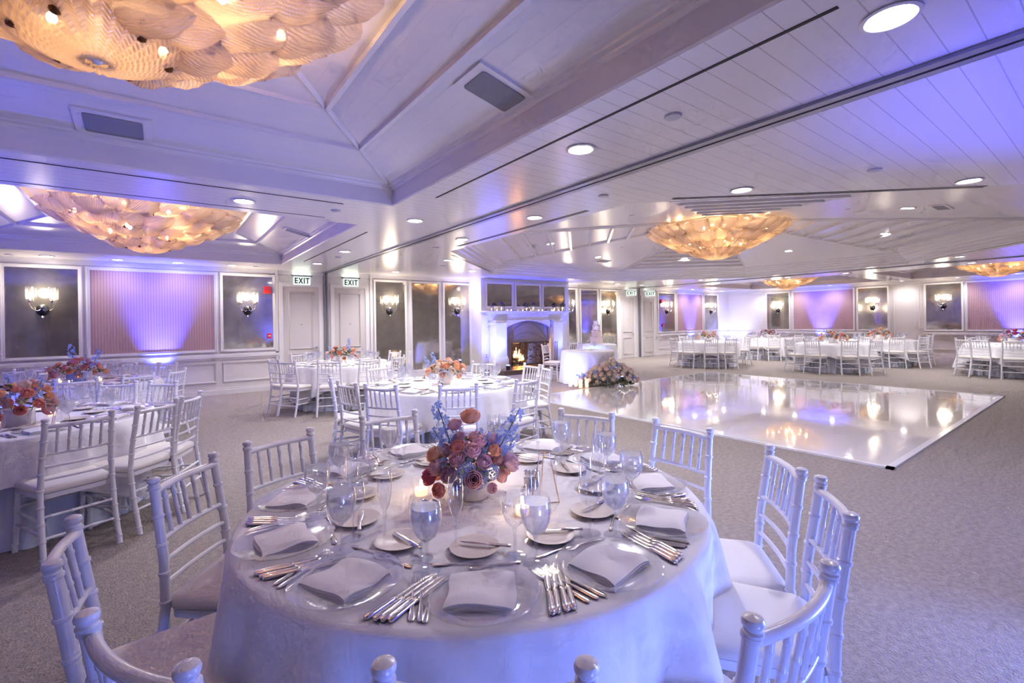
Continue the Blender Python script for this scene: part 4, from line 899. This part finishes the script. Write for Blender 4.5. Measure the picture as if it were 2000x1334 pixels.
bouquet(-.93, 8.45, 'orange rose bouquet with blue sprigs before the pink panel', ('peach', 'coral', 'peach', 'coral'), 26, 15, .19, .12, scale=1.35, dels=[D(-.02, 0, -.1, 0, 1.35), D(.1, 0, .6, 0, 1.3), D(.03, 0, .2, .2, .9)], vase='b')
for k_, l, pal, s in (('TA', 'peach bouquet on the left far side table', ('peach', 'cream', 'peach', 'coral'), 1.5), ('TB', 'dark mauve bouquet on the far corner table', ('mauve', 'crimson', 'mauve', 'coral'), 1.4),
                      ('TC', 'wide peach and white bouquet with blue sprigs, central far side table', ('peach', 'cream', 'peach', 'coral'), 1.6), ('TD', 'orange bouquet on the table before the blank wall', ('peach', 'peach', 'coral', 'cream'), 1.55),
                      ('TE', 'dusty pink bouquet cut off by the right photo edge', ('mauve', 'coral', 'crimson', 'rose'), 1.5)):
    x, y, tn = TB[k_]; bouquet(x, y, l, pal, 16, 20+len(l), .17, .11, scale=s, dels=[D(-.1, 0, -.5, 0, .8), D(.1, 0, .5, 0, .8)])
#@@SECTION sweetheart
# ------------------------------------------------------------------ fireplace
FY = 11.0
def prismY(b, poly, y0, y1):
    k0 = len(b.v); n = len(poly); b.v += [(x, y0, z) for x, z in poly]+[(x, y1, z) for x, z in poly]
    b.f.append(tuple(range(k0, k0+n))); b.f.append(tuple(range(k0+n, k0+2*n))[::-1])
    for i in range(n): b.f.append((k0+i, k0+n+i, k0+n+(i+1) % n, k0+(i+1) % n))
    return b
fx = 8.97
mant = MB()
for hw, yy, z0, z1 in ((1.66, FY-.02, 1.77, 1.81), (1.60, FY+.03, 1.72, 1.77), (1.52, FY+.08, 1.68, 1.72), (1.46, FY+.12, 1.63, 1.68), (1.42, FY+.15, 1.58, 1.63), (1.36, FY+.17, 1.54, 1.58)):
    mant.box(fx-hw, yy, z0, fx+hw, 11.35, z1)
arch = MB(); ax = fx; hw = .92; poly = [(ax-hw, 1.54), (ax-hw, 1.18)]
for i in range(17): t = i/16; poly.append((ax-hw*.97+2*hw*.97*t, 1.18+.34*math.sin(math.pi*(.08+.84*t))**.75))
poly += [(ax+hw, 1.18), (ax+hw, 1.54)]
n = len(poly)
for i in range(2, n-3):   # spandrel strip above the arch, one slab per step
    (xa, za), (xb, zb) = poly[i], poly[i+1]; prismY(arch, [(xa, za), (xb, zb), (xb, 1.54), (xa, 1.54)], FY+.10, FY+.2)
arch.box(ax-hw, FY+.10, .13, ax-hw+.05, FY+.2, 1.54).box(ax+hw-.05, FY+.10, .13, ax+hw, FY+.2, 1.54)
sur = MB().box(ax-hw+.03, FY+.2, .13, 8.36, 11.35, 1.54).box(9.72, FY+.2, .13, ax+hw-.03, 11.35, 1.54).box(8.36, FY+.2, .86, 9.72, 11.35, 1.54)
lint = MB(); pts = [(ax-.72+1.44*i/16, FY+.19, .93+.22*math.sin(math.pi*i/16)) for i in range(17)]; lint.tube(pts, .012, 6)
pts = [(ax-.78+1.56*i/16, FY+.19, .95+.50*math.sin(math.pi*i/16)**.8) for i in range(17)]; lint.tube(pts, .012, 6)
colm = MB().box(-.19, 0, .36, .19, .32, 1.26); colb = MB().box(-.23, -.03, 0, .23, .34, .30).box(-.21, -.015, .30, .21, .34, .36); colc = MB().box(-.21, -.02, 1.26, .21, .34, 1.29).box(-.24, -.045, 1.29, .24, .34, 1.33).box(-.2, -.01, 1.33, .2, .34, 1.41)
colm = colm.mesh('shaft', M['trim'], False); colb = colb.mesh('plinth', M['trim'], False); colc = colc.mesh('capital', M['trim'], False)
thing('fireplace', [('mantel_shelf', mant.mesh('mantel', M['trim'], False)), ('arch_spandrel', arch.mesh('arch', M['trim'], False)), ('stone_surround', sur.mesh('sur', M['stone'], False)), ('stone_arch_moulding', lint.mesh('lint', M['stone'])),
    ('hearth', MB().box(7.5, 10.4, 0, 10.45, 11.35, .13).mesh('hearth', M['hearth'], False)),
    ('firebox', MB().box(8.36, 11.86, .13, 9.72, 11.9, .95).box(8.3, 11.3, .13, 8.36, 11.9, .95).box(9.72, 11.3, .13, 9.8, 11.9, .95).box(8.3, 11.3, .86, 9.8, 11.9, .95).mesh('fb', M['soot'], False)),
    ('column', colm, (7.86, FY, .13), None, None, [('plinth', colb), ('capital', colc)]), ('column', colm, (10.08, FY, .13), None, None, [('plinth', colb), ('capital', colc)])],
    'white fireplace with two columns and an arched stone surround, lit blue', 'fireplace')
# fire screen
fs = MB(); 
for p, q in (((-.72, 0, 0), (-.72, 0, .72)), ((.72, 0, 0), (.72, 0, .72)), ((-.72, 0, .72), (.72, 0, .72)), ((-.72, 0, .05), (.72, 0, .05)), ((-.42, 0, .05), (-.42, 0, .72)), ((.42, 0, .05), (.42, 0, .72))): fs.tube([p, q], .012)
scl = MB()
for cx in (-.28, 0, .28, -.58, .58):
    for s_ in (-1, 1):
        for z0 in (.22, .52):
            pts = [(cx+s_*(.02+.10*(1-t/14)*math.cos(t*.55)), 0, z0+.12*(1-t/14)*math.sin(t*.55)) for t in range(14)]; scl.tube(pts, .006, 5)
feet = MB().tube([(-.5, -.18, 0), (-.45, -.1, .06), (-.42, 0, .08)], .01).tube([(.5, -.18, 0), (.45, -.1, .06), (.42, 0, .08)], .01)
thing('fire_screen', [('frame', fs.mesh('fsf', M['black'])), ('scrollwork', scl.mesh('scl', M['black'])), ('feet', feet.mesh('feet', M['black'])), ('mesh_panel', MB().box(-.71, .004, .03, .71, .005, .71).mesh('mp', glass_mat('screen_mesh', tint=(.75, .7, .68), body=.08, bodycol=(.05, .04, .04)), False))],
    'black wrought iron fire screen with scrolls before the fire', 'fire screen', (9.04, 11.12, .131))
for i, (x, y, z, a) in enumerate(((8.95, 11.55, .21, .1), (9.1, 11.65, .21, -.15), (9.0, 11.6, .33, .4))):
    single('fire_log', MB().tube([(-.36, 0, 0), (-.1, .01, .01), (.36, 0, 0)], [.055, .06, .05], 9).mesh('log', M['log']), ('charred log lying at the front of the fire', 'charred log lying at the back of the fire', 'charred log crossing on top of the fire')[i], 'log', (x, y, z), a)
single('fire_grate', MB().box(-.4, -.15, .0, -.37, .15, .03).box(.37, -.15, 0, .4, .15, .03).box(-.4, -.15, 0, .4, -.12, .03).box(-.4, .12, 0, .4, .15, .03).mesh('grate', M['black'], False), 'black iron grate under the burning logs', 'grate', (9.0, 11.6, .131))
rnd = random.Random(4)
for i, (x, h_) in enumerate(((8.72, .34), (8.80, .42), (8.88, .30), (8.98, .22), (8.90, .36), (9.06, .18))):
    fl = MB().tube([(0, 0, 0), (.015, 0, h_*.25), (-.02, 0, h_*.55), (.012, 0, h_*.8), (.0, 0, h_)], [.02, .042, .032, .016, .002], 8)
    single('flame', fl.mesh('flame', M['flame']), 'orange flame tongue rising from the logs behind the screen', 'flame', (x, 11.52+.03*(i % 2), .27), rnd.random(), 'flames in the fireplace')
light('POINT', (8.85, 11.45, .5), 14, (1, .42, .12), .08, name='fire_glow')
tool = MB().tube([(0, 0, 0), (0, 0, .62)], .007).tube([(0, 0, .62), (.03, 0, .66), (0, 0, .70), (-.03, 0, .66), (0, 0, .62)], .007)
thing('fire_tool_set', [('stand', MB().lathe([(.07, 0), (.07, .012), (.01, .02), (.01, .7), (.02, .72), (.0005, .73)], 14).mesh('st', M['black'])), ('poker', tool.mesh('pk', M['black']), (-.06, 0, .06)), ('shovel', tool.mesh('sh', M['black']), (.06, 0, .06)), ('brush', tool.mesh('bs', M['black']), (0, -.06, .06))],
    'black fireplace tool set standing by the right column', 'fire tools', (9.84, 10.85, .131))
# mantel decorations
def lantern_parts(s=1):
    b = MB().box(-.055, -.055, 0, .055, .055, .012)
    for x in (-.05, .05):
        for y in (-.05, .05): b.box(x-.005, y-.005, .012, x+.005, y+.005, .16)
    b.box(-.055, -.055, .16, .055, .055, .17)
    roof = MB().lathe([(.085, .17), (.03, .225), (.0005, .24)], 4).tube([(0, 0, .24), (.015, 0, .255), (0, 0, .27), (-.015, 0, .255), (0, 0, .24)], .003, 5)
    return [('cage', b.mesh('cage', M['lantern'], False)), ('roof', roof.mesh('roof', M['lantern'], False)), ('candle', MB().lathe([(.022, .012), (.022, .07), (.0005, .072)], 12).mesh('c', M['wax'])), ('flame', MB().sphere((0, 0, .085), .007, 8, 5, 1.8).mesh('f', M['cflame']))]
LP = lantern_parts()
for i, (u, s) in enumerate(((7.62, .8), (7.98, 1.15), (8.92, .85), (9.18, 1.15), (10.06, .85), (10.42, 1.25))):
    thing('lantern', LP, f"small dark metal lantern on the mantel, {['leftmost', 'second from left', 'third from left', 'fourth from left', 'fifth from left', 'rightmost'][i]}", 'lantern', (u, FY+.14, 1.811), .3, 'lanterns on the mantel', scale=s)
for u in (7.78, 8.16, 8.3, 8.55, 8.74, 9.05, 9.36, 9.52, 9.9, 9.98, 10.22): votive(u, FY+.1, 'tiny lit candle in the row along the mantel', 1.811, 'tealights along the mantel', .7)
for i, u in enumerate((8.42, 9.7, 10.32, 8.9)):
    single('greenery_sprig', leaves(60+i, .09, .05, 26, 'dleaf', .03), f"small dark sprig of greenery on the mantel, {['left', 'right of middle', 'right', 'middle'][i]}", 'greenery', (u, FY+.06, 1.812))
# ------------------------------------------------------------------ sweetheart table, cake, floor flowers
def smalltable(x, y, R, nm, seed, m_):
    thing('round_table', [('tabletop', MB().lathe([(R-.03, .725), (R-.03, .748)], 32, close=True).mesh('st', M['wood'])), ('leg', tl, (0, 0, 0))], f'small round table hidden under the cloth of {nm}', 'table', (x, y, 0))
    rnd = random.Random(seed); p = rnd.random()*6
    prof = [(.0005, TZ), (R*.6, TZ), (R-.01, TZ), (R, TZ-.01)]; b = MB(); n = 160
    for r, z in prof: b.v += [(r*math.cos(2*math.pi*i/n), r*math.sin(2*math.pi*i/n), z) for i in range(n)]
    for j in range(1, 11):
        v = j/10
        for i in range(n): a = 2*math.pi*i/n; r = R+.01+.05*v+.02*v**.7*math.sin(15*a+p)+.01*v*math.sin(26*a); b.v.append((r*math.cos(a), r*math.sin(a), (TZ-.01)*(1-v)+.012*v))
    for j in range(len(prof)-1+10):
        for i in range(n): b.f.append((j*n+i, (j+1)*n+i, (j+1)*n+(i+1) % n, j*n+(i+1) % n))
    single('tablecloth', b.mesh('cloth', M[m_], True, 180), f'white floor length tablecloth over {nm}', 'tablecloth', (x, y, 0))
SX, SY = 8.25, 7.95
smalltable(SX, SY, .64, 'the sweetheart table', 1, 'cloth')
CKX, CKY = 10.7, 9.95
smalltable(CKX, CKY, .60, 'the cake table', 2, 'cloth')
chair(8.95, 9.0, -120, 'white chiavari chair behind the sweetheart table, on its right', 'chairs at the sweetheart table')
chair(7.83, 8.72, -70, 'white chiavari chair beside the sweetheart table, on its left', 'chairs at the sweetheart table')
for i, (dx, dy) in enumerate(((-.2, .25), (.25, .2))):
    nm = ('left', 'right')[i]; x, y = SX+dx, SY+dy
    single('napkin', NAP[i], f'folded napkin on the {nm} side of the sweetheart table', 'napkin', (x, y-.02, TZ+.001), -.5)
    for q, (key, ofs) in enumerate((('GOB', (.15, -.05)), ('WIN', (-.14, .02)), ('FLU', (-.1, .12)))):
        fl = {'GOB': GOBF, 'WIN': WINF, 'FLU': FLUF}[key]; o = single(('water_goblet', 'wine_glass', 'champagne_flute')[q], fl[0], f"{('water goblet', 'wine glass', 'champagne flute')[q]} on the {nm} side of the sweetheart table", 'glass', (x+ofs[0], y+ofs[1], TZ+.001), scale=1.1)
        for pp in fl[1]: addpart(o, pp)
# cake
ck = [('cake_stand', lat([(.19, 0), (.19, .02), (.17, .03), (.0005, .03)], M['ceramic'], 28, 'stand'))]
z = .03
for i, (r, h_) in enumerate(((.165, .17), (.13, .16), (.10, .15), (.07, .13))):
    ck.append(('cake_tier', lat([(.0005, z), (r, z), (r+.003, z+.01), (r, z+h_-.01), (r-.01, z+h_), (.0005, z+h_)], M['cake'], 32, 'tier')))
    b = MB()
    for q in range(int(r*150)): a = q*2*math.pi/int(r*150); b.sphere((r*math.cos(a)*1.01, r*math.sin(a)*1.01, z+.012), .008, 6, 4)
    ck.append(('icing_beads', b.mesh('beads', M['cream'])))
    if i < 3:
        for q in range(5): a = q*1.3+i; ck.append(('sugar_flower', ROSES['blush' if q % 2 else 'mauve'][0], (r*.92*math.cos(a), r*.92*math.sin(a), z+h_-.005), (math.sin(a)*-.6, math.cos(a)*.6, 0), (.7,)*3))
    z += h_
ck.append(('topper', MB().tube([(-.02, 0, z), (-.03, 0, z+.06), (0, 0, z+.05), (.03, 0, z+.06), (.02, 0, z)], .004).mesh('top', M['silver'])))
thing('wedding_cake', ck, 'tall four tier pale pink wedding cake with flowers, before the mirrors', 'cake', (CKX, CKY, TZ+.001), scale=1.12)
# floor flower arrangement
fl = obj('floor_flower_arrangement', None, loc=(8.08, 7.20, 0.012)); tag(fl, 'long low mound of cream and blush roses on the floor before the sweetheart table', 'flowers')
rz_ = Matrix.Rotation(-YAW, 3, 'Z'); fl.location = (8.04, 7.10, .022)
rnd = random.Random(9)
fo = leaves(90, .40, .16, 300, 'leaf', .05); fo.transform(Matrix.Rotation(-.6, 4, 'Z') @ Matrix.Diagonal((1.3, .8, 1, 1))); obj('foliage', fo, fl)
for i in range(99):
    t = (i+.5)/99; ph = i*2.39996; q = math.sqrt(t); u = .62*q*math.cos(ph); v = .24*q*math.sin(ph); z = .06+.36*(1-q*q)**.6*(1+.25*math.sin(u*4+1.3))*rnd.uniform(.85, 1.1)
    p = Vector(PT(u, v, z)); d = Vector(PT(u*1.6, v*2.4, z+.12)); o = obj('rose_bloom', ROSES[rnd.choice(('cream', 'cream', 'cream', 'cream', 'blush', 'cream', 'cream', 'blush') if i % 9 else ('dblue',))][i % 2], fl, p, tuple(d.to_track_quat('Z', 'Y').to_euler()), (rnd.uniform(1.6, 2.4),)*3)
for i, (u, v, sd, tw, s) in enumerate(((-.50, 0, -1.2, 0, 1.3), (-.45, -.05, -.8, 0, 1.2), (-.15, .05, -.2, 0, 1.6), (-.3, .1, -.4, .2, 1.5), (.1, .1, -.3, 0, 1.9), (.2, .1, .2, 0, 1.6), (.3, .05, -.1, 0, 1.5), (.5, 0, .9, 0, 1.2), (.4, .1, .4, 0, 1.3), (0, .1, .1, .2, 1.7))):
    k_ = (DELG, DELW, DEL[0])[i % 3] if i > 1 else DELG; lx, ly = lean(sd, tw); b_ = PT(u, v, .08)
    o = obj('flower_stem', k_[1], fl, b_, (ly, lx, 0), (s,)*3); obj('blossoms', k_[0], o)
PW = [('wax', lat([(.0005, 0), (.038, 0), (.038, .13), (.034, .132), (.0005, .125)], M['wax'], 16, 'pw')), ('flame', MB().sphere((0, 0, .155), .009, 8, 6, 2).mesh('pf', M['cflame'])), ('glass_holder', lat([(.0005, -.001), (.046, -.001), (.046, .17)], M['shade'], 18, 'ph'))]
for i, (px, py) in enumerate(((1114, 749), (1125, 749), (1134, 752), (1146, 751))):
    p = atz(px, py, 0)*.95; thing('pillar_candle', PW, f"lit white pillar candle on the floor, {ORD[i]} in the row by the flowers", 'candle', (p.x, p.y, .012), group='pillar candles by the sweetheart table')
light('POINT', (6.9, 7.35, .35), 1.2, (1, .6, .35), .05, name='candle_light')
